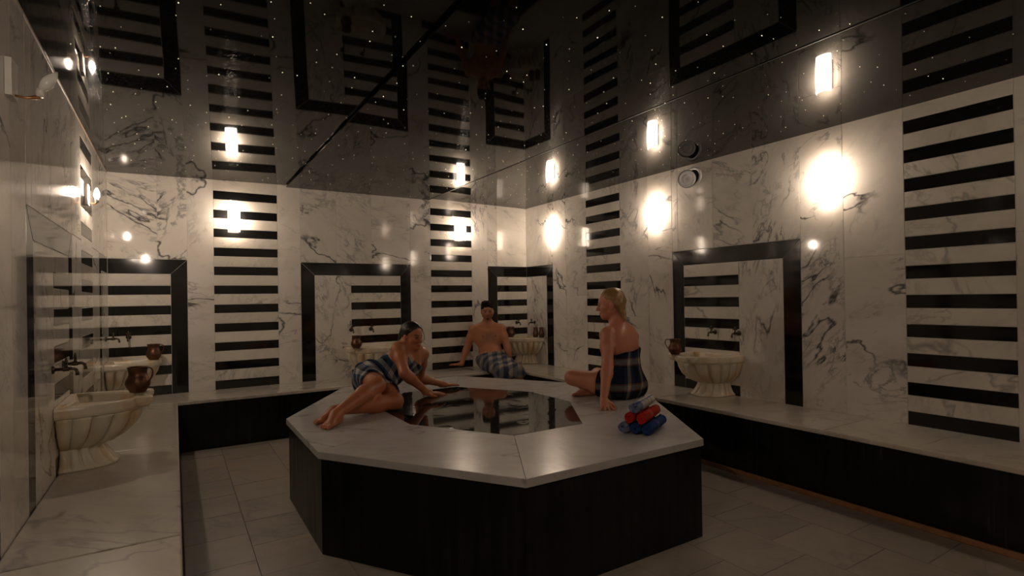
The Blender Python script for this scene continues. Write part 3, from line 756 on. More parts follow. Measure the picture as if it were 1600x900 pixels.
class Field:
    def __init__(s, lo, hi, h):
        s.h = h; s.lo = np.asarray(lo, float); s.n = np.ceil((np.asarray(hi)-s.lo)/h).astype(int)+1
        s.ax = [s.lo[i]+h*np.arange(s.n[i]) for i in range(3)]
    def new(s): return np.full(s.n, 0.12, dtype=np.float32)
    def sub(s, a, b):
        i0 = np.clip(np.floor((a-s.lo)/s.h).astype(int), 0, s.n-1); i1 = np.clip(np.ceil((b-s.lo)/s.h).astype(int)+1, 1, s.n)
        sl = tuple(slice(i0[i], i1[i]) for i in range(3))
        G = np.stack(np.meshgrid(*[s.ax[i][sl[i]] for i in range(3)], indexing='ij'), -1)
        return sl, G
    def add(s, F, pr, infl=0.0, k=None):
        a, b = pbox(pr); k = pr[-1] if k is None else k; mg = 0.05+k+infl
        sl, G = s.sub(a-mg, b+mg)
        if G.size == 0: return
        d = (pdist(pr, G)-infl).astype(np.float32); f = F[sl]
        h = np.maximum(k-np.abs(f-d), 0)/max(k, 1e-6)
        F[sl] = np.minimum(f, d)-h*h*k*0.25
    def carve(s, F, pr, k=0.006):
        a, b = pbox(pr); sl, G = s.sub(a-0.03, b+0.03)
        d = (-pdist(pr, G)).astype(np.float32); f = F[sl]
        h = np.maximum(k-np.abs(f-d), 0)/k
        F[sl] = np.maximum(f, d)+h*h*k*0.25
def smin(a, b, k):
    h = np.maximum(k-np.abs(a-b), 0)/k
    return np.minimum(a, b)-h*h*k*0.25
def surface_nets(F, fld):
    S = F < 0
    c = np.zeros(tuple(n-1 for n in F.shape), dtype=np.int8)
    for dx in (0, 1):
        for dy in (0, 1):
            for dz in (0, 1):
                c += S[dx:dx+c.shape[0], dy:dy+c.shape[1], dz:dz+c.shape[2]]
    act = np.argwhere((c > 0) & (c < 8)); idx = -np.ones(c.shape, dtype=np.int32)
    idx[tuple(act.T)] = np.arange(len(act))
    acc = np.zeros((len(act), 3)); cnt = np.zeros(len(act))
    corners = [np.array((i >> 2 & 1, i >> 1 & 1, i & 1)) for i in range(8)]
    vals = [F[tuple((act+o).T)] for o in corners]
    for i in range(8):
        for j in range(i+1, 8):
            if np.abs(corners[i]-corners[j]).sum() != 1: continue
            a, b = vals[i], vals[j]; m = (a < 0) != (b < 0)
            t = np.where(m, a/(a-b+1e-12), 0)
            acc[m] += (corners[i]+t[:, None]*(corners[j]-corners[i]))[m]; cnt[m] += 1
    V = fld.lo+fld.h*(act+acc/cnt[:, None])
    quads = []
    for ax in range(3):
        o = [0, 0, 0]; o[ax] = 1
        A = S[tuple(slice(0, F.shape[i]-o[i]) for i in range(3))]; Bq = S[tuple(slice(o[i], None) for i in range(3))]
        e = np.argwhere(A != Bq); b1, b2 = [(1, 2), (2, 0), (0, 1)][ax]
        ok = (e[:, b1] > 0) & (e[:, b2] > 0) & (e[:, b1] < F.shape[b1]-1) & (e[:, b2] < F.shape[b2]-1); e = e[ok]
        d1 = np.zeros(3, int); d1[b1] = 1; d2 = np.zeros(3, int); d2[b2] = 1
        q = np.stack([idx[tuple((e-d1-d2).T)], idx[tuple((e-d2).T)], idx[tuple(e.T)], idx[tuple((e-d1).T)]], 1)
        inside = A[tuple(e.T)]
        q[~inside] = q[~inside][:, ::-1]
        quads.append(q)
    return V, np.concatenate(quads)
def relax(V, Q, it=1, lam=0.4):
    for _ in range(it):
        acc = np.zeros_like(V); cnt = np.zeros(len(V))
        for i in range(4):
            for j in (i-1, (i+1) % 4):
                np.add.at(acc, Q[:, i], V[Q[:, j]]); np.add.at(cnt, Q[:, i], 1)
        V = V+lam*(acc/np.maximum(cnt, 1)[:, None]-V)
    return V
def to_obj(name, V, Q, material, origin, parent=None, col=None):
    me = bpy.data.meshes.new(name); me.vertices.add(len(V)); me.vertices.foreach_set('co', (V-origin).astype(np.float32).ravel())
    me.loops.add(len(Q)*4); me.loops.foreach_set('vertex_index', Q.astype(np.int32).ravel())
    me.polygons.add(len(Q)); me.polygons.foreach_set('loop_start', np.arange(0, len(Q)*4, 4, dtype=np.int32))
    me.update(calc_edges=True); me.validate()
    me.polygons.foreach_set('use_smooth', [True]*len(me.polygons))
    me.materials.append(M[material])
    if col is not None:
        ca = me.color_attributes.new('skin', 'FLOAT_COLOR', 'POINT')
        ca.data.foreach_set('color', np.concatenate([col, np.ones((len(col), 1))], 1).astype(np.float32).ravel())
    o = bpy.data.objects.new(name, me); COL.objects.link(o)
    if parent: o.parent = parent
    else: o.location = origin
    return o
def skin_mat(name, rough=0.42):
    m, nt, b = mat(name)
    at = N(nt, 'ShaderNodeVertexColor'); at.layer_name = 'skin'
    tc = N(nt, 'ShaderNodeTexCoord'); n = N(nt, 'ShaderNodeTexNoise', Scale=38.0, Detail=3.0); L(nt, tc.outputs['Object'], n.inputs['Vector'])
    L(nt, mixc(nt, 0.22, at.outputs[0], mixc(nt, n.outputs[0], (0.75, 0.66, 0.62), (1, 1, 1)), 'MULTIPLY'), b.inputs['Base Color'])
    b.inputs['Roughness'].default_value = rough; b.inputs['Subsurface Weight'].default_value = 0.12; b.inputs['Subsurface Radius'].default_value = (0.02, 0.008, 0.005); b.inputs['Subsurface Scale'].default_value = 0.5
    return m
def hair_mat(name, a, bcol, rough=0.4):
    m, nt, b = mat(name)
    tc = N(nt, 'ShaderNodeTexCoord'); mp = N(nt, 'ShaderNodeMapping'); L(nt, tc.outputs['Object'], mp.inputs['Vector']); mp.inputs['Scale'].default_value = (70, 70, 12)
    n = N(nt, 'ShaderNodeTexNoise', Scale=1.6, Detail=4.0, Distortion=0.6); L(nt, mp.outputs[0], n.inputs['Vector'])
    L(nt, mixc(nt, n.outputs[0], a, bcol), b.inputs['Base Color']); b.inputs['Roughness'].default_value = rough
    bp = N(nt, 'ShaderNodeBump', Strength=0.6, Distance=0.006); L(nt, n.outputs[0], bp.inputs['Height']); L(nt, bp.outputs[0], b.inputs['Normal'])
    return m
M['skin'] = skin_mat('skin')

def frame3(right, up):
    u = nrm(up); r = np.asarray(right, float); r = nrm(r-u*(r@u)); f = np.cross(u, r)
    return np.array([r, f, u])          # rows: right, forward, up
def hand_prims(wrist, direction, palm_n, s, side, spread=0.25, curl=0.25):
    """palm and five fingers; palm_n points out of the palm, side=+1 puts the thumb on the positive x side"""
    d = nrm(direction); n = nrm(palm_n-d*(np.asarray(palm_n)@d)); x = np.cross(d, n)*side
    P = lambda a, b, c: np.asarray(wrist)+s*(x*a+d*b+n*c)
    out = [rc(P(0, -0.005, 0), P(0.0, 0.03, 0), 0.024*s, 0.026*s, 0.02), el(P(0, 0.052, 0.002), np.array([x, d, n]), np.array([0.039, 0.047, 0.0155])*s, 0.015)]
    for i, (fx, fl, ang) in enumerate(((0.028, 0.070, 0.28), (0.0095, 0.079, 0.08), (-0.0095, 0.074, -0.10), (-0.027, 0.058, -0.30))):
        a = ang*spread*4; dv = d*math.cos(a)+x*math.sin(a)
        p0 = P(fx, 0.082 if i in (1, 2) else 0.076, -0.002); p = p0; ang_c = curl*0.35
        for seg, (ln, r0, r1) in enumerate(((0.44, 0.0105, 0.0095), (0.31, 0.0095, 0.0088), (0.25, 0.0088, 0.0072))):
            q = p+s*fl*ln*(dv*math.cos(ang_c)+n*math.sin(ang_c)); out.append(rc(p, q, r0*s, r1*s, 0.004)); p = q; ang_c += curl*0.7
    t0 = P(0.026, 0.018, 0.004); t1 = P(0.052, 0.046, 0.010); t2 = P(0.062, 0.074, 0.013); t3 = P(0.064, 0.095, 0.014)
    out += [rc(t0, t1, 0.0165*s, 0.0125*s, 0.012), rc(t1, t2, 0.0118*s, 0.0105*s, 0.004), rc(t2, t3, 0.0105*s, 0.008*s, 0.004)]
    return out
def foot_prims(ankle, toe_dir, sole_n, s):
    """sole_n points down out of the sole"""
    d = nrm(toe_dir); n = nrm(sole_n-d*(np.asarray(sole_n)@d)); x = np.cross(d, n)
    P = lambda a, b, c: np.asarray(ankle)+s*(x*a+d*b+n*c)
    o = [rc(P(0, -0.03, 0.035), P(0, 0.01, 0.02), 0.032*s, 0.035*s, 0.02), rc(P(0, 0.0, 0.012), P(0.004, 0.10, 0.042), 0.036*s, 0.022*s, 0.03),
         rc(P(-0.006, -0.02, 0.045), P(-0.024, 0.098, 0.050), 0.024*s, 0.016*s, 0.025), rc(P(0.006, -0.02, 0.045), P(0.024, 0.112, 0.048), 0.022*s, 0.018*s, 0.025)]
    for i, (fx, b, l, r) in enumerate(((0.029, 0.128, 0.044, 0.0125), (0.008, 0.132, 0.038, 0.0082), (-0.0095, 0.127, 0.034, 0.0078), (-0.026, 0.118, 0.031, 0.0075), (-0.041, 0.106, 0.027, 0.0072))):
        p = P(fx*0.9, b-0.012, 0.050); q = P(fx*1.03, b+l*0.55, 0.050); w = P(fx*1.05, b+l*0.9, 0.055); o += [rc(p, q, r*s, r*0.95*s, 0.003), rc(q, w, r*s*0.95, r*s*0.9, 0.002)]
    return o
class Head:
    def __init__(s, c, face, up, sc, jaw=1.0):
        u0 = nrm(up); f = nrm(face); u = nrm(u0-f*(u0@f)); r = np.cross(f, u)
        s.c, s.f, s.u, s.r, s.k, s.jaw = np.asarray(c, float), f, u, r, sc, jaw; s.A = np.array([r, f, u])
    def p(s, a, b, c): return s.c+s.k*(s.r*a+s.f*b+s.u*c)
    def loc(s, V): return ((V-s.c)@s.A.T)/s.k
    def prims(s):
        k, A, p, j = s.k, s.A, s.p, s.jaw
        E = lambda c, r, kk=0.02: el(c, A, np.array(r)*k, kk*k)
        o = [E(p(0, -0.012, 0.035), (0.072, 0.088, 0.078), 0.02), E(p(0, 0.022, 0.022), (0.066, 0.066, 0.072), 0.03), E(p(0, 0.032, -0.040), (0.054*j, 0.052, 0.056), 0.03), E(p(0, 0.060, -0.082), (0.026*j, 0.022, 0.020), 0.03),
             rc(p(-0.046*j, 0.0, -0.052), p(-0.014, 0.056, -0.086), 0.017*k, 0.014*k, 0.03*k), rc(p(0.046*j, 0.0, -0.052), p(0.014, 0.056, -0.086), 0.017*k, 0.014*k, 0.03*k),
             rc(p(-0.026, 0.080, 0.014), p(0.026, 0.080, 0.014), 0.010*k, 0.010*k, 0.018*k)]
        for q in (-1, 1):
            o += [E(p(q*0.042, 0.058, -0.026), (0.020, 0.020, 0.018), 0.025), el(p(q*0.073, -0.006, -0.012), A, np.array((0.008, 0.018, 0.030))*k, 0.006*k), rc(p(q*0.069, 0.004, -0.03), p(q*0.073, -0.006, 0.0), 0.006*k, 0.006*k, 0.008*k)]
        return o
    def detail(s):
        k, A, p = s.k, s.A, s.p
        E = lambda c, r, kk=0.006: el(c, A, np.array(r)*k, kk*k)
        add = [rc(p(0, 0.086, 0.006), p(0, 0.107, -0.032), 0.0075*k, 0.0115*k, 0.010*k), E(p(-0.011, 0.096, -0.036), (0.008, 0.009, 0.0075)), E(p(0.011, 0.096, -0.036), (0.008, 0.009, 0.0075)),
               E(p(0, 0.085, -0.058), (0.023, 0.010, 0.0055)), E(p(0, 0.083, -0.067), (0.020, 0.010, 0.0065))]
        cut = [E(p(q*0.031, 0.092, -0.003), (0.017, 0.014, 0.011)) for q in (-1, 1)]+[E(p(0, 0.098, -0.0625), (0.022, 0.008, 0.0017))]
        eye = [E(p(q*0.031, 0.0715, -0.003), (0.0135, 0.0135, 0.0115), 0.002) for q in (-1, 1)]
        return add, cut, eye
    def paint(s, V, col, lip, brow, iris=(0.03, 0.018, 0.01), stubble=None):
        q = s.loc(V); x, y, z = q.T
        front = y > 0.05
        def blend(m, c): col[:] = col*(1-m[:, None])+np.array(c)*m[:, None]
        sm = lambda d, w: np.clip(0.5-d/w, 0, 1)
        if stubble is not None:
            m = sm(np.maximum(np.abs(z+0.075)-0.028, 0.02-y), 0.03)*(np.abs(x) < 0.07)*0.45; blend(m, stubble)
            blend(sm(np.hypot(x/1.2, z+0.088)-0.011, 0.006)*front, tuple(c*0.35 for c in stubble))
            blend(sm(np.hypot(x/3.0, z+0.050)-0.005, 0.006)*front*0.7, tuple(c*0.6 for c in stubble))
        blend(sm(np.hypot(x/2.6, z+0.0625)-0.0085, 0.004)*front, lip)
        for e in (-1, 1):
            dx = x-e*0.031
            blend(sm(np.hypot(dx/1.5, z+0.003)-0.0095, 0.004)*front*0.9, (0.10, 0.05, 0.035))
            blend(sm(np.hypot(dx/1.7, z+0.003)-0.0052, 0.003)*front, (0.40, 0.35, 0.31))
            blend(sm(np.hypot(dx, z+0.003)-0.0058, 0.003)*front, iris)
            blend(sm(np.maximum(np.abs(dx)-0.019, np.abs(z-0.0205+0.12*np.abs(dx))-0.0042), 0.004)*front*0.9, brow)
        return col
def limb(a, b, ra, rb, bulge=0.0, at=0.35, off=None, k=0.03):
    a, b = np.asarray(a, float), np.asarray(b, float); m = a+(b-a)*at
    if off is not None: m = m+np.asarray(off)
    rm = ra+(rb-ra)*at+bulge
    return [rc(a, m, ra, rm, k), rc(m, b, rm, rb, k)]
def torso_prims(J, s, female):
    """J: pelvis, waist, chest, neck, shL, shR, hipL, hipR"""
    sh = nrm(np.array(J['shR'])-J['shL']); hp = nrm(np.array(J['hipR'])-J['hipL'])
    Ac = frame3(sh, np.array(J['neck'])-J['chest']); Aw = frame3(sh+hp, np.array(J['chest'])-J['waist']); Ap = frame3(hp, np.array(J['waist'])-J['pelvis'])
    if female:
        o = [el(J['pelvis'], Ap, np.array((0.165, 0.115, 0.115))*s, 0.05), el(J['waist'], Aw, np.array((0.122, 0.088, 0.13))*s, 0.06), el(J['chest'], Ac, np.array((0.142, 0.098, 0.155))*s, 0.05)]
        for q in (-1, 1): o.append(el(np.array(J['chest'])+Ac[0]*q*0.068*s-Ac[1]*0+Ac[1]*0.082*s-Ac[2]*0.01*s, Ac, np.array((0.058, 0.052, 0.058))*s, 0.035))
    else:
        o = [el(J['pelvis'], Ap, np.array((0.155, 0.11, 0.11))*s, 0.05), el(J['waist'], Aw, np.array((0.152, 0.100, 0.14))*s, 0.06), el(J['chest'], Ac, np.array((0.162, 0.108, 0.165))*s, 0.05)]
        for q in (-1, 1): o.append(el(np.array(J['chest'])+Ac[0]*q*0.078*s+Ac[1]*0.078*s+Ac[2]*0.05*s, Ac, np.array((0.078, 0.036, 0.062))*s, 0.03))
        o.append(el(np.array(J['waist'])+Aw[1]*0.05*s-Aw[2]*0.03*s, Aw, np.array((0.10, 0.055, 0.10))*s, 0.04))
    for h_ in ('hipL', 'hipR'): o.append(el(np.array(J[h_])-Ap[1]*0.03*s, Ap, np.array((0.095, 0.105, 0.10))*s, 0.05))
    top = np.array(J['neck']); r = 0.054 if not female else 0.044
    for h_ in ('shL', 'shR'):
        shp = np.array(J[h_]); o.append(rc(top-Ac[2]*0.045*s, shp, 0.050*s, r*s, 0.045)); o.append(rc(top+Ac[2]*0.03*s-Ac[1]*0.018*s, top+(shp-top)*0.62-Ac[1]*0.012*s+Ac[2]*0.012*s, 0.040*s, 0.034*s, 0.06))
        o.append(rc(np.array(J['chest'])+Ac[2]*0.03*s+(shp-top)*0.55, shp, 0.085*s, r*s, 0.05))
    # collar bones, shoulder blades
    for q, h_ in ((-1, 'shL'), (1, 'shR')):
        shp = np.array(J[h_])
        o.append(el(np.array(J['chest'])+Ac[0]*q*0.068*s-Ac[1]*(0.058 if female else 0.07)*s+Ac[2]*0.05*s, Ac, np.array((0.062, 0.036, 0.095))*s, 0.05))
    o.append(el(np.array(J['chest'])-Ac[1]*0.045*s+Ac[2]*0.07*s, Ac, np.array((0.10, 0.05, 0.10))*s, 0.06))
    return o, (Ac, Aw, Ap)
def build_person(label, groups, head, hf, skin, lo, hi, h, origin, paint=None, lip=(0.3, 0.08, 0.06), brow=(0.03, 0.015, 0.008), stubble=None, floor_z=None, solid=None):
    fld = Field(lo, hi, h); F = fld.new()
    for gi, (prims, kj) in enumerate(groups):
        G = fld.new()
        for p_ in prims: fld.add(G, p_)
        F = smin(F, G, kj)
    G = fld.new()
    for p_ in head.prims(): fld.add(G, p_)
    add, cut, eye = head.detail()
    for p_ in add: fld.add(G, p_)
    for p_ in cut: fld.carve(G, p_, 0.004)
    for p_ in eye: fld.add(G, p_)
    F = smin(F, G, 0.03)
    if floor_z is not None:     # flesh flattens where it rests on the stone
        pz = (floor_z-fld.ax[2]).astype(np.float32)[None, None, :]; F = np.maximum(F, pz)
    if solid is not None:       # stays out of the block y > solid[0], z < solid[1]
        blk = np.minimum((fld.ax[1]-solid[0])[None, :, None], (solid[1]-fld.ax[2])[None, None, :]).astype(np.float32); F = np.maximum(F, blk)
    V, Q = surface_nets(F, fld); V = relax(V, Q, 1, 0.35)
    if floor_z is not None: V[:, 2] = np.maximum(V[:, 2], floor_z)
    col = np.tile(np.array(skin, float), (len(V), 1))
    near = np.linalg.norm(V-head.c, axis=1) < 0.17*head.k
    c2 = col[near]; head.paint(V[near], c2, lip, brow, stubble=stubble); col[near] = c2
    if paint: paint(V, col)
    o = to_obj('person', V, Q, 'skin', np.asarray(origin, float), None, col); tag(o, label, 'person')
    return o
def build_cloth(name, prims, lo, hi, h, clip, infl, thick, uvf, material, parent, origin, fold=None, floor_z=None, k=None, minus=None):
    fld = Field(lo, hi, h); F = fld.new()
    for p_ in prims: fld.add(F, p_, 0.0, k)
    P = np.stack(np.meshgrid(*fld.ax, indexing='ij'), -1)
    f = F-infl
    if fold is not None: f = f+fold(P).astype(np.float32)
    sh = np.maximum(f, -(f+thick))
    sh = np.maximum(sh, clip(P).astype(np.float32))
    if floor_z is not None: sh = np.maximum(sh, floor_z-P[..., 2])
    V, Q = surface_nets(sh, fld); V = relax(V, Q, 1, 0.35)
    if floor_z is not None: V[:, 2] = np.maximum(V[:, 2], floor_z)
    o = to_obj(name, V, Q, material, np.asarray(origin, float), parent); set_uv(o, uvf(V)); return o
def build_hair(prims, head, lo, hi, h, clip, material, parent, origin, extra=(), jitter=0.003, name='hair'):
    fld = Field(lo, hi, h); F = fld.new()
    for p_ in prims: fld.add(F, p_)
    P = np.stack(np.meshgrid(*fld.ax, indexing='ij'), -1)
    F = np.maximum(F, clip(head.loc(P)).astype(np.float32)*head.k)
    for p_ in extra: fld.add(F, p_)
    q = head.loc(P); F = F+jitter*(np.sin(q[..., 0]*230+q[..., 1]*60)*0.5+np.sin(q[..., 0]*130-q[..., 2]*90+1)*0.5).astype(np.float32)
    V, Q = surface_nets(F, fld); V = relax(V, Q, 1, 0.3)
    return to_obj(name, V, Q, material, np.asarray(origin, float), parent)
DOWN = np.array((0, 0, -1.0)); UPV = np.array((0, 0, 1.0))
VF = np.array((_f.x, _f.y, _f.z)); VR = np.array((_r.x, _r.y, _r.z))
HV = 0.0046

# ---- man sitting on the back bench
s = 1.04
J = dict(pelvis=C(768, 561, 7.20), waist=C(766, 549, 7.27), chest=C(763, 528, 7.32), neck=C(762, 506, 7.35), shL=C(740, 515.5, 7.27), shR=C(783, 514, 7.32), hipL=C(758, 563, 7.16), hipR=C(778, 563, 7.18))
tp, (Ac, Aw, Ap) = torso_prims(dict(J, shL=J['shR'], shR=J['shL'], hipL=J['hipR'], hipR=J['hipL']), s, False)
head = Head(C(761.5, 486, 7.27), -VF*1.0+VR*0.10+DOWN*0.06, UPV+VR*0.02, 1.10, 1.08)
neck = [rc(J['neck']-Ac[2]*0.03, head.p(0, -0.02, -0.05), 0.058*s, 0.054*s, 0.04)]
kneeL, kneeR = C(781, 580.5, 6.82), C(808, 579, 6.86)
ankL = np.array([kneeL[0]-0.01, kneeL[1]-0.06, 0.085]); ankR = np.array([kneeR[0]+0.02, kneeR[1]-0.06, 0.085])
legs = []
for hp, kn, an in ((J['hipL'], kneeL, ankL), (J['hipR'], kneeR, ankR)):
    legs += limb(hp, kn, 0.088*s, 0.056*s, 0.006, 0.3); legs += limb(kn, an, 0.054*s, 0.034*s, 0.012, 0.3); legs += foot_prims(an, nrm(-VF*np.array((1, 1, 0))), DOWN, s)
elbL, wrL = C(730, 543, 7.30), C(721.5, 567.5, 7.25)
elbR, wrR = C(792.5, 542, 7.27), C(797, 563, 7.24)
armL = limb(J['shL'], elbL, 0.054*s, 0.041*s, 0.006, 0.4)+limb(elbL, wrL, 0.041*s, 0.027*s, 0.005, 0.25)+hand_prims(wrL+DOWN*0.012, nrm(-VR*0.8-VF*0.35), DOWN+0.05*VR, s, -1, 0.3, 0.12)
armR = limb(J['shR'], elbR, 0.054*s, 0.041*s, 0.006, 0.4)+limb(elbR, wrR, 0.041*s, 0.027*s, 0.005, 0.25)+hand_prims(wrR-DOWN*0.006, nrm(VR*0.3+DOWN*0.34-VF*0.05), DOWN-0.6*VR, s, 1, 0.2, 0.2)
man_o = np.array([J['pelvis'][0], J['pelvis'][1], 0.0])
lo = np.minimum.reduce([J['pelvis'], ankL, wrL, kneeL, wrR])-0.27; lo[2] = 0.0; hi = np.maximum.reduce([head.c, wrR, kneeR, wrL, J['neck']])+np.array((0.24, 0.2, 0.17))
hi[1] = min(hi[1], YB-0.002)
def man_paint(V, col):
    q = (V-J['chest'])@Ac.T
    m = np.clip(1-np.hypot(q[:, 0]/0.13, (q[:, 2]-0.03)/0.085), 0, 1)*(q[:, 1] > 0.03)*0.45
    col[:] = col*(1-m[:, None])+np.array((0.10, 0.05, 0.03))*m[:, None]
    for sx in (-1, 1):
        n_ = np.hypot(q[:, 0]-sx*0.085, q[:, 2]-0.012); m = (np.clip(1.4-n_/0.014, 0, 1)*(q[:, 1] > 0.05))[:, None]
        col[:] = col*(1-m)+np.array((0.20, 0.075, 0.05))*m
man = build_person('man with short dark hair in a blue checked towel, sitting on the back bench', [(tp+neck+legs, 0.03), (armL, 0.03), (armR, 0.03)], head, None, (0.43, 0.175, 0.085), lo, hi, 0.0062, man_o, man_paint, lip=(0.30, 0.12, 0.08), stubble=(0.10, 0.055, 0.035), solid=(YBE-0.016, ZB+0.003))
M['hair_black'] = hair_mat('short_black_hair', (0.004, 0.003, 0.003), (0.010, 0.007, 0.005), 0.75)
M['hair_black'].node_tree.nodes['Principled BSDF'].inputs['Specular IOR Level'].default_value = 0.12
hp_ = [el(head.p(0, -0.006, 0.042), head.A, np.array((0.080, 0.100, 0.086))*head.k, 0.02)]+[el(head.p(0.05*math.sin(i*2.4), -0.02+0.07*math.cos(i*1.9), 0.098+0.012*math.sin(i*3.1)), head.A, np.array((0.028, 0.03, 0.026))*head.k, 0.02) for i in range(7)]
def clip_short(q): return np.maximum(0.72*q[..., 1]-0.69*q[..., 2]+0.002, -(q[..., 2]+0.055)) if False else np.maximum(0.66*q[..., 1]-0.75*q[..., 2]-0.016, -0.055-q[..., 2]+0.6*np.maximum(q[..., 1], 0))
build_hair(hp_, head, head.c-0.17, head.c+0.17, 0.0055, clip_short, 'hair_black', man, man_o, jitter=0.004)
M['towel_man'] = plaid('blue_grey_check_towel', [(0, (0.07, 0.10, 0.17)), (0.42, (0.07, 0.10, 0.17)), (0.5, (0.42, 0.36, 0.30)), (0.93, (0.12, 0.13, 0.17))], [(0, (0.05, 0.075, 0.13)), (0.45, (0.38, 0.32, 0.27)), (0.9, (0.15, 0.15, 0.18))], 0.12, 0.115)
tw = limb(J['hipL'], kneeL, 0.105*s, 0.075*s, 0.0, 0.4)+limb(J['hipR'], kneeR, 0.105*s, 0.075*s, 0.0, 0.4)+[el(J['pelvis'], Ap, np.array((0.172, 0.128, 0.12))*s, 0.05)]+[rc((J['hipL']+J['hipR'])/2, (kneeL+kneeR)/2, 0.09*s, 0.05*s, 0.05)]
tw += [rc(kneeL, kneeL+np.array((0, -0.03, -0.06)), 0.07, 0.075, 0.03), rc(kneeR, kneeR+np.array((0, -0.03, -0.05)), 0.07, 0.075, 0.03), rc((kneeL+kneeR)/2, (kneeL+kneeR)/2+np.array((0, -0.02, -0.07)), 0.06, 0.05, 0.06)]
tdir = nrm((kneeL+kneeR)/2-J['pelvis']); tacr = nrm(J['hipR']-J['hipL'])
topc = J['pelvis']+np.array((0, 0, 0.075))
def clip_man(P):
    a = (P-topc)@nrm(np.array((0, 0, 1.0))-0.45*tdir)
    hem = (kneeL[2]+kneeR[2])/2-0.085-P[..., 2]
    return np.maximum(np.maximum(a, hem), np.minimum(P[..., 1]-(YBE-0.016), ZB+0.003-P[..., 2]))
build_cloth('towel_wrap', tw, np.minimum.reduce([kneeL, J['hipL'], J['pelvis']])-0.2, np.maximum.reduce([kneeR, J['hipR'], J['pelvis']])+0.2, 0.006, clip_man, 0.004, 0.014,
            lambda V: np.stack([(V-J['pelvis'])@tacr, (V-J['pelvis'])@nrm(tdir)+0.8*np.minimum(0, V[:, 2]-0.5)], 1), 'towel_man', man, man_o,
            fold=lambda P: 0.005*np.sin(((P-J['pelvis'])@tacr)*60+((P-J['pelvis'])@tdir)*9), k=0.07)

# ---- blonde woman sitting on the platform, back turned
s = 1.07
J = dict(pelvis=C(973, 596, 4.56), waist=C(974, 571, 4.58), chest=C(970, 541, 4.56), neck=C(965, 511, 4.56), shL=C(948.5, 523, 4.45), shR=C(987, 526, 4.68), hipL=C(960, 602, 4.50), hipR=C(984, 601, 4.66))
tp, (Ac, Aw, Ap) = torso_prims(J, s, True)
head = Head(C(955, 475.5, 4.56), -VR*1.0+VF*0.22+DOWN*0.10, UPV, 1.14, 0.96)
neck = [rc(J['neck']-Ac[2]*0.03, head.p(0, -0.022, -0.05), 0.060*s, 0.052*s, 0.05)]
kneeL, kneeR = C(894, 590, 4.66), C(934, 586, 4.98)
anL, anR = C(948, 612, 4.86), C(921, 606, 4.68)
anR[2] = ZP+0.062*s
legs = limb(J['hipL'], kneeL, 0.094*s, 0.060*s, 0.008, 0.35)+limb(kneeL, anL, 0.054*s, 0.036*s, 0.01, 0.35)
legsR = limb(J['hipR'], kneeR, 0.092*s, 0.060*s, 0.006, 0.35)+limb(kneeR, anR, 0.054*s, 0.036*s, 0.01, 0.35)+foot_prims(anR, nrm((C(880, 611, 4.60)-anR)*np.array((1, 1, 0))), nrm(DOWN-VF*0.35), s*0.98)
elb, wr = C(949.5, 571, 4.33), C(943.5, 622, 4.17)
arm = limb(J['shL'], elb, 0.052*s, 0.040*s, 0.005, 0.4)+limb(elb, wr, 0.040*s, 0.027*s, 0.006, 0.25)
hand = hand_prims(C(943, 624, 4.15), nrm(-VF*1.0+DOWN*0.42+VR*0.05), DOWN*0.8-VF*0.25, s*1.02, 1, 0.34, 0.05)
elR, wrR = C(984, 566, 4.92), C(962, 588, 5.02)
armR = limb(J['shR'], elR, 0.050*s, 0.038*s, 0.005, 0.4)+limb(elR, wrR, 0.038*s, 0.026*s, 0.005, 0.25)+hand_prims(wrR, nrm(-VR+DOWN*0.5), DOWN, s, -1, 0.2, 0.3)
wb_o = np.array([J['pelvis'][0], J['pelvis'][1], ZP])
allp = [J['pelvis'], kneeL, kneeR, anR, wr, J['shL'], J['shR'], C(878, 611, 4.6), C(943, 640, 4.05), wrR]
lo = np.minimum.reduce(allp)-0.2; lo[2] = ZP-0.02; hi = np.maximum.reduce(allp+[head.c])+0.2
wB = build_person('blonde woman in a navy and tan checked towel, sitting cross-legged with her back turned', [(tp+neck+legs, 0.03), (legsR, 0.02), (arm+hand, 0.03), (armR, 0.02)], head, None, (0.54, 0.215, 0.125), lo, hi, HV, wb_o, lip=(0.36, 0.10, 0.08), brow=(0.22, 0.12, 0.06), floor_z=ZP+0.001)
M['hair_blonde'] = hair_mat('wet_blonde_hair', (0.16, 0.075, 0.025), (0.46, 0.27, 0.10), 0.32)
hp_ = [el(head.p(0, -0.011, 0.038), head.A, np.array((0.0785, 0.097, 0.085))*head.k, 0.02), rc(head.p(0, -0.062, 0.0), head.p(0, -0.070, -0.065), 0.044*head.k, 0.028*head.k, 0.03), rc(head.p(0.05, -0.055, 0), head.p(0.035, -0.07, -0.09), 0.025*head.k, 0.017*head.k, 0.03), rc(head.p(-0.05, -0.055, 0), head.p(-0.035, -0.07, -0.09), 0.025*head.k, 0.017*head.k, 0.03)]
ex = [rc(head.p(a, -0.085-0.01*abs(a)*20*0, -0.07), head.p(a*1.35, -0.098+b, -0.125-c), 0.014*head.k, 0.005*head.k, 0.012) for a, b, c in ((-0.035, 0.01, 0.01), (-0.015, -0.004, 0.03), (0.006, -0.004, 0.015), (0.026, 0.004, 0.035), (0.042, 0.014, 0.0))]
def clip_long(q): return np.maximum(0.80*q[..., 1]-0.60*q[..., 2]-0.006+0.10*np.maximum(-q[..., 2]-0.02, 0), -0.30-q[..., 2])
build_hair(hp_, head, head.c-0.24, head.c+0.19, 0.005, clip_long, 'hair_blonde', wB, wb_o, ex, 0.0035)
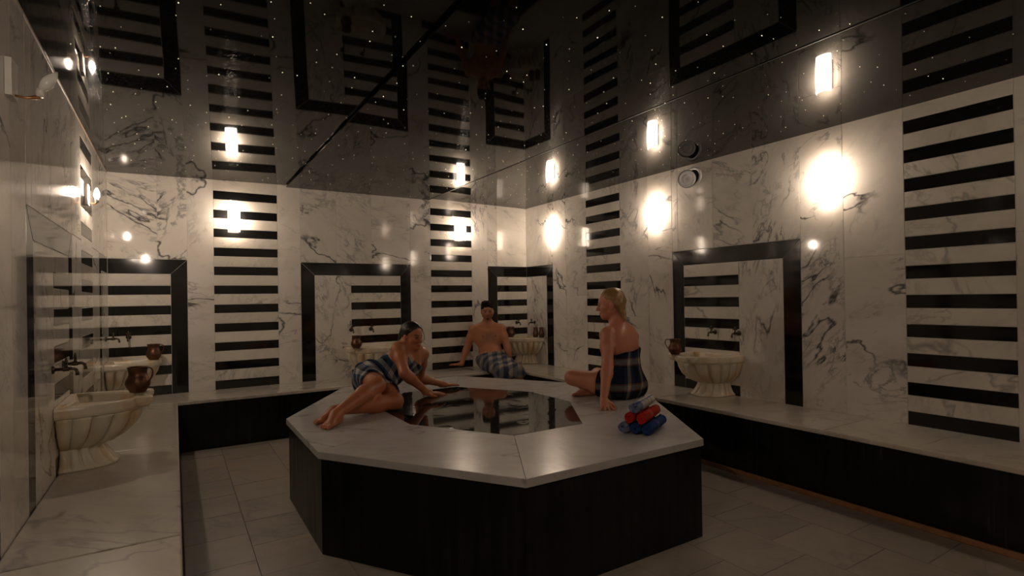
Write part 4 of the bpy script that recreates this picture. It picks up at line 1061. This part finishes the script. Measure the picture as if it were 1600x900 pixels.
M['towel_navy'] = plaid('navy_and_tan_check_towel', [(0, NV), (0.30, (0.03, 0.055, 0.12)), (0.46, (0.48, 0.41, 0.31)), (0.62, (0.34, 0.18, 0.06)), (0.66, (0.03, 0.055, 0.12)), (0.84, NV)], [(0, NV), (0.48, (0.30, 0.13, 0.04)), (0.53, (0.46, 0.40, 0.32)), (0.74, (0.32, 0.15, 0.05)), (0.80, (0.02, 0.035, 0.08))], 0.155, 0.20)
tw = torso_prims(J, s, True)[0]+limb(J['hipL'], J['hipL']+(kneeL-J['hipL'])*0.30, 0.100*s, 0.098*s)+limb(J['hipR'], J['hipR']+(kneeR-J['hipR'])*0.5, 0.098*s, 0.085*s)
tw += [el(J['pelvis']+DOWN*0.02, Ap, np.array((0.185, 0.135, 0.13))*s, 0.06), rc(J['pelvis'], J['waist'], 0.135*s, 0.115*s, 0.06)]
topB = J['chest']-Ac[2]*0.042; axB = Ac[2]
kdir = nrm(kneeL-J['hipL'])
def clip_B(P):
    a = (P-topB)@axB+0.004*np.sin((P@VR)*40)
    hem = (P-(J['hipL']+kdir*0.135))@kdir
    return np.maximum(a, hem)
def uv_B(V):
    q = V-J['pelvis']; x = q@Ap[0]; y = q@Ap[1]; return np.stack([np.arctan2(x, -y)*0.175+0.05, V[:, 2]-ZP+0.02], 1)
build_cloth('towel_wrap', tw, J['pelvis']-np.array((0.34, 0.34, 0.2)), np.maximum(J['chest'], J['pelvis'])+np.array((0.32, 0.32, 0.16)), 0.0055, clip_B, 0.011, 0.013, uv_B, 'towel_navy', wB, wb_o,
            fold=lambda P: 0.0035*np.sin(np.arctan2((P-J['pelvis'])@Ap[0], -((P-J['pelvis'])@Ap[1]))*14+P[..., 2]*16), floor_z=ZP+0.001)

# ---- dark-haired woman reclining on the platform
s = 1.05
J = dict(pelvis=C(584, 597, 4.58), waist=C(607, 580, 4.66), chest=C(632, 563, 4.74), neck=C(645, 545, 4.77), shR=C(622, 545, 4.60), shL=C(660, 553, 4.90), hipR=C(577, 592, 4.54), hipL=C(592, 606, 4.56))
tp, (Ac, Aw, Ap) = torso_prims(dict(J), s, True)
# make sure the chest faces the camera
if Ac[1]@VF > 0:
    tp, (Ac, Aw, Ap) = torso_prims(dict(J, shL=J['shR'], shR=J['shL'], hipL=J['hipR'], hipR=J['hipL']), s, True)
head = Head(C(642.5, 525.5, 4.72), VR*0.93-VF*0.52+DOWN*0.10, UPV+VR*0.08, 1.06, 0.97)
neck = [rc(J['neck']-Ac[2]*0.03, head.p(0, -0.015, -0.05), 0.048*s, 0.045*s, 0.04)]
kT, aT = C(589, 602, 4.14), C(524.5, 646, 3.72)
kB, aB = C(617, 627, 4.18), C(522, 643, 3.85)
aT[2] = ZP+0.064*s; aB[2] = ZP+0.064*s
flat = lambda v: nrm(np.array((v[0], v[1], 0.0)))
legT = limb(J['hipR'], kT, 0.094*s, 0.060*s, 0.008, 0.35)+limb(kT, aT, 0.056*s, 0.033*s, 0.013, 0.32)+foot_prims(aT, flat(C(503, 666, 3.53)-aT), DOWN, s*0.98)
legB = limb(J['hipL'], kB, 0.094*s, 0.060*s, 0.008, 0.35)+limb(kB, aB, 0.056*s, 0.033*s, 0.013, 0.32)+foot_prims(aB, flat(C(487, 652, 3.70)-aB), DOWN, s*0.96)
el1, wr1 = C(632, 583, 4.46), C(665, 611, 4.58)
arm1 = limb(J['shR'], el1, 0.048*s, 0.040*s, 0.004, 0.4)+limb(el1, wr1, 0.040*s, 0.026*s, 0.005, 0.25)+hand_prims(wr1+DOWN*0.012, nrm(VR*1.0+VF*0.1+DOWN*0.10), DOWN, s, -1, 0.16, 0.10)
el2, wr2 = C(655, 591, 4.98), C(690, 599.5, 5.12)
arm2 = limb(J['shL'], el2, 0.048*s, 0.038*s, 0.004, 0.4)+limb(el2, wr2, 0.038*s, 0.026*s, 0.005, 0.25)+hand_prims(wr2+DOWN*0.008, nrm(VR*1.0+VF*0.25+DOWN*0.06), DOWN, s, 1, 0.12, 0.08)
wa_o = np.array([J['pelvis'][0], J['pelvis'][1], ZP])
allp = [J['pelvis'], kT, kB, aT, aB, C(482, 660, 3.7), C(500, 675, 3.55), C(690, 622, 4.6), C(722, 604, 5.2), J['shR'], J['shL'], J['hipR']]
lo = np.minimum.reduce(allp)-0.15; lo[2] = ZP-0.02; hi = np.maximum.reduce(allp+[head.c])+0.2
wA = build_person('dark-haired woman in a blue and white checked towel, reclining on the platform', [(tp+neck, 0.03), (legB, 0.03), (legT, 0.022), (arm1, 0.03), (arm2, 0.03)], head, None, (0.46, 0.165, 0.072), lo, hi, HV, wa_o, lip=(0.36, 0.09, 0.07), floor_z=ZP+0.001)
M['hair_dark'] = hair_mat('wet_dark_hair', (0.005, 0.004, 0.004), (0.018, 0.012, 0.01), 0.3)
hp_ = [el(head.p(0, -0.006, 0.040), head.A, np.array((0.079, 0.101, 0.086))*head.k, 0.02), rc(head.p(0, -0.085, -0.005), head.p(0, -0.10, -0.07), 0.04*head.k, 0.03*head.k, 0.03)]
ex = [rc(head.p(0, -0.10, -0.06), head.p(-0.01, -0.115, -0.135), 0.026*head.k, 0.014*head.k, 0.02)]
build_hair(hp_, head, head.c-0.22, head.c+0.18, 0.005, lambda q: np.maximum(0.80*q[..., 1]-0.60*q[..., 2]-0.013, -0.30-q[..., 2]), 'hair_dark', wA, wa_o, ex, 0.002)
M['towel_blue'] = plaid('blue_and_white_check_towel', [(0, (0.02, 0.04, 0.09)), (0.30, (0.06, 0.12, 0.22)), (0.56, (0.66, 0.62, 0.54)), (0.66, (0.22, 0.24, 0.28)), (0.69, (0.66, 0.62, 0.54)), (0.80, (0.22, 0.24, 0.28)), (0.83, (0.66, 0.62, 0.54)), (0.92, (0.03, 0.06, 0.13))], [(0, NV), (0.30, (0.06, 0.12, 0.21)), (0.54, (0.62, 0.58, 0.5)), (0.64, (0.25, 0.14, 0.09)), (0.67, (0.62, 0.58, 0.5)), (0.78, (0.22, 0.22, 0.25)), (0.81, (0.62, 0.58, 0.5)), (0.90, (0.03, 0.05, 0.12))], 0.105, 0.12)
tw = tp[:7]+tp[13:]+limb(J['hipR'], J['hipR']+(kT-J['hipR'])*0.62, 0.102*s, 0.088*s)+limb(J['hipL'], J['hipL']+(kB-J['hipL'])*0.66, 0.102*s, 0.088*s)
tw += [el(J['pelvis'], Ap, np.array((0.178, 0.128, 0.125))*s, 0.06), rc(J['pelvis'], J['chest'], 0.12*s, 0.105*s, 0.05)]
topA = J['chest']+Ac[2]*0.042; td1 = nrm(kT-J['hipR']); td2 = nrm(kB-J['hipL']); tdm = nrm(td1+td2)
hemA = (J['hipR']+J['hipL'])/2+tdm*0.235
def clip_A(P):
    return np.maximum((P-topA)@Ac[2], (P-hemA)@tdm+0.008*np.sin((P@VR)*30))
def uv_A(V):
    q = V-J['waist']; ax_ = nrm(J['chest']-J['pelvis']); side = nrm(np.cross(ax_, Aw[1]))
    return np.stack([q@ax_, q@side*1.1-(q@tdm)*0.75], 1)
build_cloth('towel_wrap', tw, np.minimum.reduce([J['pelvis'], J['chest'], hemA])-0.24, np.maximum.reduce([J['pelvis'], J['chest'], hemA])+0.24, 0.0055, clip_A, 0.009, 0.013, uv_A, 'towel_blue', wA, wa_o,
            fold=lambda P: 0.004*np.sin((P@nrm(J['chest']-J['pelvis']))*55+(P@tdm)*22), floor_z=ZP+0.001)
